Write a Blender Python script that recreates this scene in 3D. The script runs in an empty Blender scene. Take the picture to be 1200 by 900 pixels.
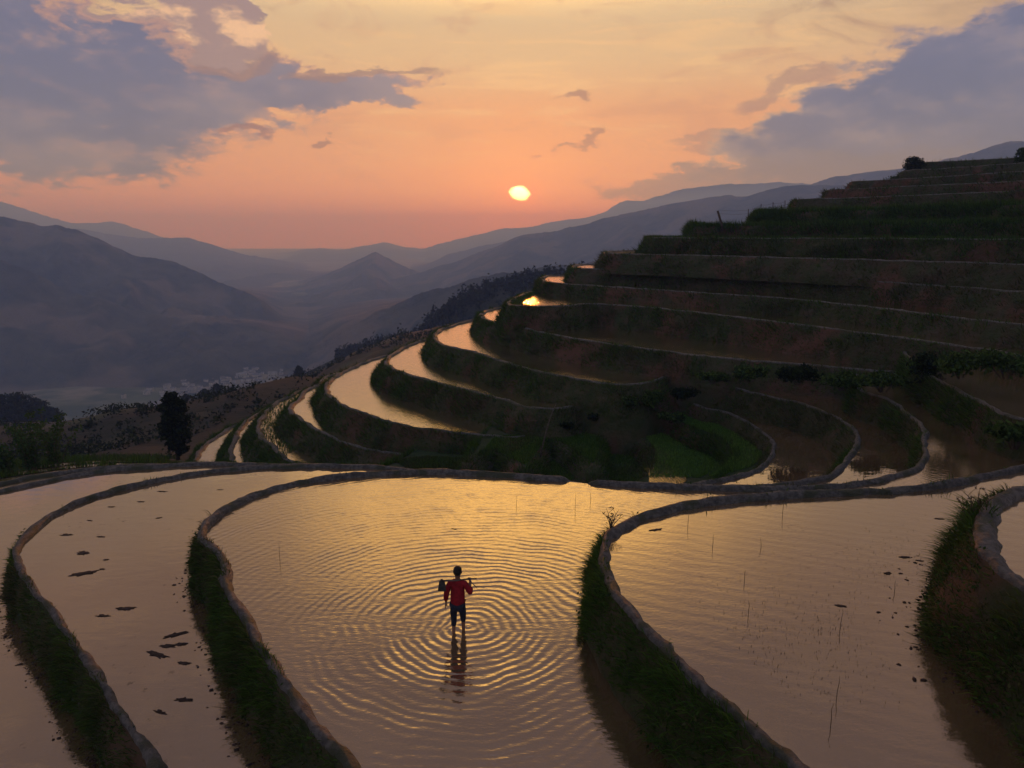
import bpy, bmesh, math, random
import numpy as np
from mathutils import Vector, Matrix
from mathutils.geometry import tessellate_polygon
R = math.radians
random.seed(7)
rng = np.random.default_rng(11)
SC = bpy.context.scene
COL = SC.collection

# ------------------------------------------------------------------ camera
CAM_Z, FPX, PITCH = 7.8, 850.0, 11.63
cam_data = bpy.data.cameras.new("camera")
cam_data.sensor_width = 36.0
cam_data.lens = FPX / 1200.0 * 36.0
cam_data.clip_start = 0.1
cam_data.clip_end = 60000.0
cam = bpy.data.objects.new("camera", cam_data)
cam.location = (0, 0, CAM_Z)
cam.rotation_euler = (R(90 - PITCH), 0, 0)
COL.objects.link(cam)
SC.camera = cam

def ray(px, py):
    """world direction through a photograph pixel (1200 x 900)"""
    a = (px - 600) / FPX; b = (450 - py) / FPX
    p = R(PITCH)
    return np.array([a, math.cos(p) + b * math.sin(p), -math.sin(p) + b * math.cos(p)])
def P(px, py, z):
    d = ray(px, py); s = (z - CAM_Z) / d[2]
    return np.array([d[0] * s, d[1] * s])
def PD(px, py, dist):
    d = ray(px, py); s = dist / math.hypot(d[0], d[1])
    return np.array([d[0] * s, d[1] * s, CAM_Z + d[2] * s])
def azel(px, py):
    d = ray(px, py)
    return math.degrees(math.atan2(d[0], d[1])), math.degrees(math.atan2(d[2], math.hypot(d[0], d[1])))

# ------------------------------------------------------------------ render
SC.render.engine = 'CYCLES'
SC.view_settings.view_transform = 'Standard'
SC.view_settings.look = 'None'
SC.view_settings.exposure = 0.15
SC.view_settings.gamma = 1.0
cy = SC.cycles
cy.max_bounces = 6; cy.diffuse_bounces = 2; cy.glossy_bounces = 3; cy.transmission_bounces = 2
cy.volume_bounces = 1; cy.transparent_max_bounces = 8
cy.sample_clamp_indirect = 4.0
cy.use_denoising = True
try: cy.denoising_prefilter = 'ACCURATE'
except Exception: pass

# ------------------------------------------------------------------ node helper
class NT:
    def __init__(s, tree): s.t = tree; s.n = tree.nodes; s.l = tree.links
    def new(s, typ, **kw):
        n = s.n.new(typ)
        for k, v in kw.items(): setattr(n, k, v)
        return n
    def setin(s, sock, v):
        if isinstance(v, bpy.types.NodeSocket): s.l.new(v, sock)
        else: sock.default_value = v
    def math(s, op, a, b=None, c=None, clamp=False):
        n = s.new('ShaderNodeMath', operation=op, use_clamp=clamp)
        for i, v in enumerate((a, b, c)):
            if v is not None: s.setin(n.inputs[i], v)
        return n.outputs[0]
    def vmath(s, op, a, b=None, scale=None):
        n = s.new('ShaderNodeVectorMath', operation=op)
        s.setin(n.inputs[0], a)
        if b is not None: s.setin(n.inputs[1], b)
        if scale is not None: s.setin(n.inputs['Scale'], scale)
        return n.outputs['Value'] if op in ('LENGTH', 'DOT_PRODUCT', 'DISTANCE') else n.outputs[0]
    def noise(s, vec, scale, detail=3, rough=.5, dist=0.0, out=0):
        n = s.new('ShaderNodeTexNoise')
        s.setin(n.inputs['Vector'], vec); n.inputs['Scale'].default_value = scale
        n.inputs['Detail'].default_value = detail; n.inputs['Roughness'].default_value = rough
        n.inputs['Distortion'].default_value = dist
        return n.outputs[out]
    def mr(s, v, a, b, c=0.0, d=1.0, smooth=True):
        n = s.new('ShaderNodeMapRange', interpolation_type='SMOOTHSTEP' if smooth else 'LINEAR')
        s.setin(n.inputs[0], v)
        for i, x in enumerate((a, b, c, d)): s.setin(n.inputs[i + 1], x)
        return n.outputs[0]
    def mix(s, f, a, b, mode='MIX'):
        n = s.new('ShaderNodeMix', data_type='RGBA', blend_type=mode)
        s.setin(n.inputs[0], f)
        def c4(v): return v if isinstance(v, bpy.types.NodeSocket) else (tuple(v) + (1,) if len(v) == 3 else v)
        s.setin(n.inputs[6], c4(a)); s.setin(n.inputs[7], c4(b))
        return n.outputs[2]
    def ramp(s, v, stops, interp='EASE'):
        n = s.new('ShaderNodeValToRGB'); cr = n.color_ramp; cr.interpolation = interp
        while len(cr.elements) < len(stops): cr.elements.new(0.5)
        for e, (p, c) in zip(cr.elements, stops): e.position = p; e.color = tuple(c) + (1,)
        s.setin(n.inputs[0], v); return n.outputs[0]
    def xyz(s, x, y, z=0.0):
        n = s.new('ShaderNodeCombineXYZ')
        for i, v in enumerate((x, y, z)): s.setin(n.inputs[i], v)
        return n.outputs[0]
    def sep(s, v):
        n = s.new('ShaderNodeSeparateXYZ'); s.setin(n.inputs[0], v); return n.outputs
def srgb(r, g, b):
    f = lambda c: (c / 255 / 12.92) if c / 255 <= .04045 else ((c / 255 + .055) / 1.055) ** 2.4
    return (f(r), f(g), f(b))

# ------------------------------------------------------------------ world: sunset sky
SUN_AZ, SUN_EL = azel(610, 227)
world = bpy.data.worlds.new("World"); SC.world = world; world.use_nodes = True
w = NT(world.node_tree); w.n.clear()
geo = w.new('ShaderNodeTexCoord').outputs['Generated']
dirn = w.vmath('NORMALIZE', geo)
sx, sy, sz = w.sep(dirn)
DEG = 57.29578
az = w.math('MULTIPLY', w.math('ARCTAN2', sx, sy), DEG)
el = w.math('MULTIPLY', w.math('ARCSINE', sz), DEG)
ae = w.xyz(az, el, 0)
# warped coordinates give torn cloud edges
# the domain of the noises is the direction itself (stretched along the horizon)
nv = w.vmath('MULTIPLY', dirn, (1, 1, 2.2))
wn = w.noise(nv, 9, 6, .62, out=1)
wn = w.vmath('SUBTRACT', wn, (.5, .5, .5))
warp = w.vmath('MULTIPLY', wn, (9.0, 6.5, 0))
aw = w.vmath('ADD', ae, warp)
streakv = w.vmath('MULTIPLY', dirn, (1, 1, 7))
st = w.noise(w.vmath('ADD', streakv, w.vmath('MULTIPLY', dirn, (0, 0, 2))), 5.5, 9, .62, .9)
st2 = w.noise(w.vmath('MULTIPLY', dirn, (1.2, 1.2, 3.2)), 6.5, 7, .62, 1.0)
# clear-sky colour by elevation
g0 = w.ramp(w.mr(el, -5, 60, 0, 1, False), [
    (0.00, srgb(208, 152, 124)), (0.09, srgb(232, 162, 122)), (0.13, srgb(244, 172, 124)), (0.20, srgb(238, 172, 124)),
    (0.28, srgb(232, 194, 150)), (0.34, srgb(226, 200, 164)), (0.46, srgb(190, 150, 116)), (0.60, srgb(118, 98, 92)), (0.75, srgb(104, 98, 112)),
    (1.0, srgb(150, 168, 218))])
# away from the sun the sky turns mauve and dim
azn = w.math('ABSOLUTE', w.math('SUBTRACT', az, SUN_AZ))
side = w.mr(azn, 18, 60)
g1 = w.mix(side, g0, w.ramp(w.mr(el, -5, 60, 0, 1, False), [
    (0.0, srgb(150, 116, 118)), (0.15, srgb(172, 134, 122)), (0.38, srgb(190, 152, 128)), (0.6, srgb(124, 106, 102)), (0.75, srgb(108, 104, 118)), (1.0, srgb(150, 168, 218))]))
back = w.mr(azn, 60, 150)
g1 = w.mix(back, g1, srgb(150, 162, 200))
# glow round the sun
sd = w.vmath('MULTIPLY', w.vmath('SUBTRACT', ae, (SUN_AZ, SUN_EL, 0)), (1, 1.35, 0))
sdl = w.vmath('LENGTH', sd)
glow = w.mr(sdl, 13, 0)
g2 = w.mix(w.math('MULTIPLY', glow, .65), g1, (.92, .34, .14))
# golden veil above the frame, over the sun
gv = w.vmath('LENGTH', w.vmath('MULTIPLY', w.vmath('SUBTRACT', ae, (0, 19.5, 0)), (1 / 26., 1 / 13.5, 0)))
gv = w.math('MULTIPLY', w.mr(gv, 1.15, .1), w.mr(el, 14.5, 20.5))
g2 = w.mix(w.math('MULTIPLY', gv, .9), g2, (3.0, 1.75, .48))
# high streaky veils
sm = w.mr(st, .50, .66)
g3 = w.mix(w.math('MULTIPLY', sm, w.mr(el, 2, 12, .10, .55)), g2, srgb(252, 206, 150))
dk = w.mr(st2, .52, .68)
g3 = w.mix(w.math('MULTIPLY', dk, w.mr(el, 2, 10, .12, .32)), g3, srgb(196, 138, 118))
# ---- clouds: soft ellipses (azimuth, elevation) on the warped domain
def blob(px, py, rx, ry, rot=0.0, src=aw):
    a, e = azel(px, py); k = DEG / FPX
    m = w.new('ShaderNodeMapping', vector_type='TEXTURE')
    w.setin(m.inputs[0], src)
    m.inputs['Location'].default_value = (a, e, 0)
    m.inputs['Rotation'].default_value = (0, 0, R(rot))
    m.inputs['Scale'].default_value = (rx * k, ry * k, 1)
    return w.math('SUBTRACT', 1.0, w.vmath('LENGTH', m.outputs[0]))
def umax(bs):
    o = bs[0]
    for b in bs[1:]: o = w.math('SMOOTH_MAX', o, b, .22)
    return o
def cover(field, amp, lo, hi):
    return w.mr(w.math('ADD', field, w.math('MULTIPLY', w.math('SUBTRACT', st2, .5), amp)), lo, hi)
left = umax([blob(-60, 122, 250, 70), blob(90, 88, 130, 56, 0), blob(215, 112, 165, 36, 6), blob(345, 116, 150, 19, 6),
             blob(0, 168, 150, 26, 6), blob(-150, 60, 200, 110)])
leftf = umax([blob(420, 92, 90, 9, 5), blob(250, 72, 60, 14, 5)])
puff = umax([blob(232, 34, 52, 36), blob(180, 55, 60, 34), blob(120, 40, 60, 34), blob(275, 22, 26, 22)])
right = umax([blob(1170, 130, 190, 86, 10), blob(1080, 100, 160, 46, 22), blob(990, 175, 150, 40, 5), blob(1340, 130, 200, 130),
              blob(1000, 130, 120, 34, 18)])
rlow = umax([blob(830, 208, 140, 18, 4), blob(1000, 205, 190, 34, 3)])
rthin = umax([blob(930, 100, 80, 14, 10), blob(860, 160, 70, 10, 8)])
small = umax([blob(664, 120, 34, 10), blob(684, 168, 30, 10, 25), blob(637, 178, 12, 7), blob(295, 157, 22, 6), blob(375, 167, 20, 5)])
hi = umax([blob(-160, -330, 420, 200, 0), blob(1360, -330, 420, 200, 0), blob(600, -560, 900, 220, 0)])
cl = srgb(116, 106, 124)
bl = w.math('ABSOLUTE', w.math('SUBTRACT', w.noise(w.vmath('ADD', nv, w.vmath('SCALE', wn, scale=.05)), 13, 5, .55), .5))
edge = w.math('ADD', w.math('MULTIPLY', w.math('SUBTRACT', st2, .47), .85), w.math('SUBTRACT', .13, w.math('MULTIPLY', bl, 1.6)))
nA = w.noise(nv, 11, 6, .58); nB = w.noise(w.vmath('ADD', nv, (.012, 0, .030)), 11, 6, .58)
lit = w.mr(w.math('SUBTRACT', nA, nB), -.02, .16)
# inner tone of the cloud bodies: denser parts bluer, thin parts rosy
tone = w.mr(w.noise(nv, 5.5, 5, .6), .35, .68)
body_l = w.mix(tone, srgb(108, 110, 146), srgb(140, 132, 156))
body_r = w.mix(tone, srgb(104, 110, 150), srgb(130, 128, 160))
c = g3
c = w.mix(w.math('MULTIPLY', cover(hi, .9, -.1, .35), .62), c, srgb(134, 108, 98))
pf = w.mr(w.math('ADD', puff, w.math('MULTIPLY', edge, 1.2)), .02, .2)
c = w.mix(pf, c, w.mix(lit, srgb(168, 140, 142), srgb(252, 204, 164)))
lf = w.math('ADD', left, edge)
body_l = w.mix(w.math('MULTIPLY', lit, w.mr(lf, .8, .1, .08, .6)), body_l, srgb(205, 160, 146))
rim = w.mr(lf, .0, .30)
c = w.mix(w.mr(lf, -.02, .16), c, w.mix(rim, srgb(212, 158, 134), body_l))
c = w.mix(w.math('MULTIPLY', cover(leftf, 1.4, 0, .4), .8), c, srgb(150, 120, 122))
c = w.mix(w.math('MULTIPLY', cover(rthin, 1.4, 0, .5), .6), c, srgb(160, 128, 128))
rf = w.math('ADD', right, edge)
body_r = w.mix(w.math('MULTIPLY', lit, w.mr(rf, .9, .1, .1, .5)), body_r, srgb(188, 166, 168))
c = w.mix(w.mr(rf, -.02, .26), c, w.mix(w.mr(rf, .0, .42), srgb(206, 170, 148), body_r))
c = w.mix(w.math('MULTIPLY', cover(rlow, 1.0, -.05, .4), .85), c, srgb(132, 124, 140))
c = w.mix(w.math('MULTIPLY', cover(small, 1.9, .05, .6), .72), c, srgb(150, 106, 104))
# the sun: a flattened glare crossed by thin cloud streaks
sdn = w.vmath('LENGTH', w.vmath('MULTIPLY', w.vmath('SUBTRACT', w.vmath('ADD', ae, w.vmath('MULTIPLY', wn, (2.2, .35, 0))), (SUN_AZ, SUN_EL, 0)), (1, 1.45, 0)))
c = w.mix(w.math('MULTIPLY', w.mr(sdn, 7.5, .5), .42), c, (1.25, .50, .17))
halo = w.mr(sdn, 3.2, .5)
c = w.mix(w.math('MULTIPLY', w.math('MULTIPLY', halo, halo), .8), c, (1.3, .42, .14))
c = w.mix(w.mr(sdn, .88, .50), c, (9.0, 7.2, 6.0))
# below the horizon
c = w.mix(w.mr(el, -1, -8), c, srgb(84, 72, 78))
sky = w.new('ShaderNodeTexSky', sky_type='NISHITA', sun_disc=False)
sky.sun_elevation = R(SUN_EL); sky.sun_rotation = R(SUN_AZ); sky.altitude = 900; sky.dust_density = 3.0
bg1 = w.new('ShaderNodeBackground'); w.setin(bg1.inputs[0], sky.outputs[0]); bg1.inputs[1].default_value = 0.05
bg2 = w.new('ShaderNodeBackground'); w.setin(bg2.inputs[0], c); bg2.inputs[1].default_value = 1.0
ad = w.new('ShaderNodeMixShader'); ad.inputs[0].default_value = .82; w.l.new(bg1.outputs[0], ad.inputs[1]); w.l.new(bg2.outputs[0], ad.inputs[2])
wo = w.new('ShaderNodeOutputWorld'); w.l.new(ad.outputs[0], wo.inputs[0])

# ------------------------------------------------------------------ sun lamp
sl = bpy.data.lights.new("sun", 'SUN'); sl.energy = 1.0; sl.angle = R(0.5); sl.color = (1.0, .48, .22)
so = bpy.data.objects.new("sun", sl); COL.objects.link(so)
sdv = Vector((math.sin(R(SUN_AZ)) * math.cos(R(SUN_EL)), math.cos(R(SUN_AZ)) * math.cos(R(SUN_EL)), math.sin(R(SUN_EL))))
so.rotation_euler = sdv.to_track_quat('Z', 'Y').to_euler()
so.location = (0, 50, 40)

HAZE_DENSITY, HAZE_COLOR, HAZE_G = 4.2e-4, (.30, .50, 1.0), .22
HAZE_TOP = 300.0

# ------------------------------------------------------------------ materials
def new_mat(name):
    m = bpy.data.materials.new(name); m.use_nodes = True
    t = NT(m.node_tree); t.n.clear()
    return m, t, t.new('ShaderNodeOutputMaterial')
def princ(t, out, col, rough=.8, bump=None, bstr=.3, bdist=.05, spec=.3):
    b = t.new('ShaderNodeBsdfPrincipled')
    t.setin(b.inputs['Base Color'], col if isinstance(col, bpy.types.NodeSocket) else tuple(col) + (1,))
    t.setin(b.inputs['Roughness'], rough); b.inputs['Specular IOR Level'].default_value = spec
    if bump is not None:
        bp = t.new('ShaderNodeBump'); bp.inputs['Strength'].default_value = bstr; bp.inputs['Distance'].default_value = bdist
        t.setin(bp.inputs['Height'], bump); t.l.new(bp.outputs[0], b.inputs['Normal'])
    t.l.new(b.outputs[0], out.inputs[0]); return b
def pos(t): return t.new('ShaderNodeNewGeometry').outputs['Position']

def mat_water(name, mud=(.115, .072, .036), ior=2.9, kind='calm', centre=None, speck=0.0, rough=.03):
    m, t, out = new_mat(name); p = pos(t)
    if kind == 'rings':
        h = None
        # footfalls of the wading figure: concentric waves of decreasing height
        wob = t.vmath('SCALE', t.vmath('SUBTRACT', t.noise(p, .55, 2, .5, out=1), (.5, .5, .5)), scale=.75)
        pw = t.vmath('ADD', p, t.vmath('MULTIPLY', wob, (1, 1, 0)))
        for (cx, cyy, lam, amp, dec, ph) in centre:
            d = t.vmath('DISTANCE', pw, (cx, cyy, 0))
            s_ = t.math('SINE', t.math('ADD', t.math('MULTIPLY', t.math('POWER', d, .94), 2 * math.pi / lam), ph))
            s_ = t.math('MULTIPLY', s_, t.math('MULTIPLY', t.math('DIVIDE', amp, t.math('ADD', 1.0, t.math('MULTIPLY', d, dec))),
                                               t.mr(t.noise(p, .8, 3), .3, .68, .25, 1.15)))
            h = s_ if h is None else t.math('ADD', h, s_)
        fine = t.noise(t.vmath('MULTIPLY', p, (1, 2.6, 1)), 3.2, 3, .5)
        h = t.math('ADD', h, t.math('ADD', t.math('MULTIPLY', fine, .006), t.math('MULTIPLY', t.noise(t.vmath('MULTIPLY', p, (1, 1.8, 1)), 11, 3, .6), .0018)))
        bs, bd = 1.0, 1.0
    elif kind == 'streak':
        h = t.math('MULTIPLY', t.noise(t.vmath('MULTIPLY', p, (3.4, .7, 1)), 1.6, 5, .7), .026); bs, bd = 1.0, 1.0
    elif kind == 'ripple':
        wv = t.new('ShaderNodeTexWave', wave_type='BANDS', bands_direction='DIAGONAL')
        t.setin(wv.inputs['Vector'], t.vmath('MULTIPLY', p, (.45, 1.0, 1))); wv.inputs['Scale'].default_value = 1.5
        wv.inputs['Distortion'].default_value = 5; wv.inputs['Detail'].default_value = 3; wv.inputs['Detail Scale'].default_value = 1.3
        near = t.mr(t.vmath('DISTANCE', p, (6, 8, 1.3)), 16, 3)
        h = t.math('ADD', t.math('MULTIPLY', t.math('ADD', wv.outputs['Fac'], t.noise(p, 7, 3, .6)), t.math('MULTIPLY', near, .0011)), t.math('MULTIPLY', t.noise(t.vmath('MULTIPLY', p, (1, 1.6, 1)), 9, 3, .6), .0022)); bs, bd = 1.0, 1.0
    else:
        h = t.math('MULTIPLY', t.noise(t.vmath('MULTIPLY', p, (.8, 1.6, 1)), 2.2, 3, .5), .004); bs, bd = 1.0, 1.0
    bp = t.new('ShaderNodeBump'); bp.inputs['Strength'].default_value = bs; bp.inputs['Distance'].default_value = bd
    t.setin(bp.inputs['Height'], h)
    col = t.mix(t.mr(t.noise(p, .45, 4, .6), .35, .7), mud, tuple(x * .6 for x in mud))
    dif = t.new('ShaderNodeBsdfDiffuse'); t.setin(dif.inputs[0], col)
    gl = t.new('ShaderNodeBsdfGlossy'); gl.inputs['Roughness'].default_value = rough
    gl.inputs[0].default_value = (1, .94, .84, 1)
    t.l.new(bp.outputs[0], gl.inputs['Normal'])
    fr = t.new('ShaderNodeFresnel'); fr.inputs[0].default_value = ior; t.l.new(bp.outputs[0], fr.inputs['Normal'])
    fac = t.math('MULTIPLY', fr.outputs[0], 1.5, clamp=True)
    if speck > 0:   # silt skin and floating specks break the mirror
        sp = t.math('MULTIPLY', t.mr(t.noise(p, 4.5, 5, .7), .60, .70), t.mr(t.noise(p, .5, 2), .45, .62))
        fac = t.math('MULTIPLY', fac, t.math('SUBTRACT', 1.0, t.math('MULTIPLY', sp, speck)))
    mx = t.new('ShaderNodeMixShader'); t.setin(mx.inputs[0], fac)
    t.l.new(dif.outputs[0], mx.inputs[1]); t.l.new(gl.outputs[0], mx.inputs[2]); t.l.new(mx.outputs[0], out.inputs[0])
    return m
def mat_noise(name, c1, c2, scale=3, rough=.9, bstr=.5, bdist=.08, c3=None, s3=.6, detail=5, spec=.2, anis=(1, 1, 1)):
    m, t, out = new_mat(name); p = t.vmath('MULTIPLY', pos(t), anis)
    n = t.noise(p, scale, detail, .62)
    col = t.mix(t.mr(n, .35, .66), c1, c2)
    if c3: col = t.mix(t.mr(t.noise(p, s3, 3, .6), .50, .62), col, c3)
    princ(t, out, col, rough, t.noise(p, scale * 2.2, detail, .65), bstr, bdist, spec); return m
def mat_grass(name, rough=.7):
    m, t, out = new_mat(name)
    a = t.new('ShaderNodeAttribute', attribute_name='tint').outputs['Color']
    d = t.new('ShaderNodeBsdfDiffuse'); t.setin(d.inputs[0], a)
    tr = t.new('ShaderNodeBsdfTranslucent'); t.setin(tr.inputs[0], a)
    mx = t.new('ShaderNodeMixShader'); mx.inputs[0].default_value = .35
    t.l.new(d.outputs[0], mx.inputs[1]); t.l.new(tr.outputs[0], mx.inputs[2]); t.l.new(mx.outputs[0], out.inputs[0]); return m

M = {}
M['grass'] = mat_grass('grass_blades')
M['leaf'] = mat_grass('leaves')
M['bund'] = mat_noise('wet_mud_bund', (.034, .033, .031), (.105, .099, .088), 8, .62, 1.0, .09, c3=(.032, .038, .018), s3=1.4, spec=.4, detail=8)
M['face'] = mat_noise('grassy_bank', (.032, .044, .014), (.060, .052, .026), 1.6, .95, 1.0, .2, c3=(.075, .045, .026), s3=.28, anis=(1, 1, .8), detail=8)
M['face_red'] = mat_noise('red_earth_bank', (.058, .046, .028), (.038, .050, .018), 1.1, .95, 1.0, .2, c3=(.098, .052, .034), s3=.22, detail=8)
M['field'] = mat_noise('green_field', (.014, .028, .008), (.026, .044, .012), 2.9, .9, .9, .08, c3=(.04, .045, .02), s3=.3)
M['earth'] = mat_noise('bare_earth', (.060, .045, .028), (.085, .065, .038), .9, .9, .8, .1, c3=(.04, .06, .02), s3=.25)
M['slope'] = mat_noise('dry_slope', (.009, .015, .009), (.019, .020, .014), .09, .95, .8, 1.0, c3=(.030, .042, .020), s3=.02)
M['forest'] = mat_noise('forest_hillside', (.014, .022, .012), (.060, .062, .038), .016, .95, 1.0, 18, c3=(.11, .09, .06), s3=.006, detail=10)
M['forest_far'] = mat_noise('far_hillside', (.022, .030, .018), (.045, .048, .032), .006, .95, .8, 20, detail=7)
M['valley'] = mat_noise('valley_floor', (.06, .08, .035), (.17, .15, .11), .012, .95, .3, 2, c3=(.03, .05, .02), s3=.01)
M['bark'] = mat_noise('bark', (.035, .026, .018), (.07, .055, .04), 6, .9)
M['clod'] = mat_noise('mud_clod', (.022, .014, .010), (.05, .030, .022), 9, .8)
M['stalk'] = mat_noise('dry_stalk', (.05, .035, .02), (.09, .065, .035), 10, .8)
M['wood'] = mat_noise('weathered_wood', (.06, .05, .04), (.13, .11, .09), 12, .8)
M['jacket'] = mat_noise('red_jacket_cloth', (.25, .008, .014), (.15, .006, .010), 14, .8, .4, .01)
M['trouser'] = mat_noise('dark_trouser_cloth', (.012, .014, .024), (.022, .024, .034), 16, .85, .4, .01)
M['skin'] = mat_noise('skin', (.16, .075, .045), (.20, .10, .06), 20, .55, .1, .002)
M['hair'] = mat_noise('black_hair', (.008, .007, .006), (.015, .012, .01), 40, .5)
M['iron'] = mat_noise('dark_iron', (.02, .02, .02), (.05, .045, .04), 20, .6)
M['plaster'] = mat_noise('house_wall', (.26, .25, .24), (.40, .38, .36), .3, .9, .1)
M['tile'] = mat_noise('house_roof', (.05, .05, .055), (.20, .19, .19), .05, .9, .1)

# ------------------------------------------------------------------ object helpers
def link(o, parent=None):
    COL.objects.link(o)
    if parent is not None: o.parent = parent
    return o
def mesh_obj(name, verts, faces, mats, parent=None, smooth=False, fmat=None, tint=None):
    me = bpy.data.meshes.new(name)
    verts = np.asarray(verts, dtype=np.float32)
    if isinstance(faces, np.ndarray):
        nf, k = faces.shape
        me.vertices.add(len(verts)); me.vertices.foreach_set('co', verts.ravel())
        me.loops.add(nf * k); me.loops.foreach_set('vertex_index', faces.astype(np.int32).ravel())
        me.polygons.add(nf); me.polygons.foreach_set('loop_start', np.arange(0, nf * k, k, dtype=np.int32))
        me.update(calc_edges=True)
    else:
        me.from_pydata(verts.tolist(), [], faces); me.update()
    for m in (mats if isinstance(mats, (list, tuple)) else [mats]): me.materials.append(m)
    if fmat is not None: me.polygons.foreach_set('material_index', np.asarray(fmat, dtype=np.int32))
    if smooth: me.polygons.foreach_set('use_smooth', np.ones(len(me.polygons), dtype=bool))
    if tint is not None:
        a = me.color_attributes.new('tint', 'FLOAT_COLOR', 'POINT')
        a.data.foreach_set('color', np.concatenate([tint, np.ones((len(tint), 1))], 1).astype(np.float32).ravel())
    me.update()
    return link(bpy.data.objects.new(name, me), parent)
def tag(o, label, cat, group=None):
    o['label'] = label; o['category'] = cat
    if group: o['group'] = group
    return o
def structure(o): o['kind'] = 'structure'; return o
def stuff(o, label=None, cat=None):
    o['kind'] = 'stuff'
    if label: o['label'] = label; o['category'] = cat
    return o
def empty(name, loc=(0, 0, 0)):
    o = bpy.data.objects.new(name, None); o.location = loc; o.empty_display_size = .3
    return link(o)
def hashn(ix, iy, seed):
    h = (ix.astype(np.int64) * 374761393 + iy.astype(np.int64) * 668265263 + seed * 974711) & 0x7fffffff
    h = ((h ^ (h >> 13)) * 1274126177) & 0x7fffffff
    return ((h ^ (h >> 16)) & 0xffff) / 65535.0
def vnoise(x, y, seed=0):
    x = np.asarray(x, float); y = np.asarray(y, float)
    ix, iy = np.floor(x), np.floor(y); fx, fy = x - ix, y - iy
    fx = fx * fx * (3 - 2 * fx); fy = fy * fy * (3 - 2 * fy)
    a, b = hashn(ix, iy, seed), hashn(ix + 1, iy, seed); c_, d = hashn(ix, iy + 1, seed), hashn(ix + 1, iy + 1, seed)
    return (a * (1 - fx) + b * fx) * (1 - fy) + (c_ * (1 - fx) + d * fx) * fy
def fbm(x, y, seed=0, octv=4):
    s, a, n = 0, .5, 0
    for i in range(octv):
        s = s + a * vnoise(np.asarray(x) * 2 ** i, np.asarray(y) * 2 ** i, seed + i * 17); n += a; a *= .5
    return s / n - .5
def grid_faces(nu, nv):
    i = np.arange(nu - 1)[:, None] * nv + np.arange(nv - 1)[None, :]
    return np.stack([i, i + nv, i + nv + 1, i + 1], -1).reshape(-1, 4)

# ------------------------------------------------------------------ contours
def catmull(pts, per=10):
    p = np.vstack([2 * pts[0] - pts[1], pts, 2 * pts[-1] - pts[-2]]); out = []
    for i in range(1, len(p) - 2):
        p0, p1, p2, p3 = p[i - 1], p[i], p[i + 1], p[i + 2]
        # centripetal parameters keep sharp turns from looping
        t0 = 0; t1 = t0 + max(np.linalg.norm(p1 - p0), 1e-4) ** .5; t2 = t1 + max(np.linalg.norm(p2 - p1), 1e-4) ** .5; t3 = t2 + max(np.linalg.norm(p3 - p2), 1e-4) ** .5
        for t in np.linspace(t1, t2, per, endpoint=False):
            A1 = (t1 - t) / (t1 - t0) * p0 + (t - t0) / (t1 - t0) * p1
            A2 = (t2 - t) / (t2 - t1) * p1 + (t - t1) / (t2 - t1) * p2
            A3 = (t3 - t) / (t3 - t2) * p2 + (t - t2) / (t3 - t2) * p3
            B1 = (t2 - t) / (t2 - t0) * A1 + (t - t0) / (t2 - t0) * A2
            B2 = (t3 - t) / (t3 - t1) * A2 + (t - t1) / (t3 - t1) * A3
            out.append((t2 - t) / (t2 - t1) * B1 + (t - t1) / (t2 - t1) * B2)
    out.append(p[-2]); return np.array(out)
def resample(c, fac=.0075, lo=.085, hi=.9):
    seg = np.linalg.norm(np.diff(c, axis=0), axis=1); s = np.concatenate([[0], np.cumsum(seg)])
    q = [0.0]
    while q[-1] < s[-1]:
        i = min(np.searchsorted(s, q[-1]), len(c) - 1)
        q.append(q[-1] + min(max(np.linalg.norm(c[i]) * fac, lo), hi))
    q = np.array(q[:-1] + [s[-1]])
    return np.stack([np.interp(q, s, c[:, 0]), np.interp(q, s, c[:, 1])], 1)

BT = .13      # bund top above its water
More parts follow.
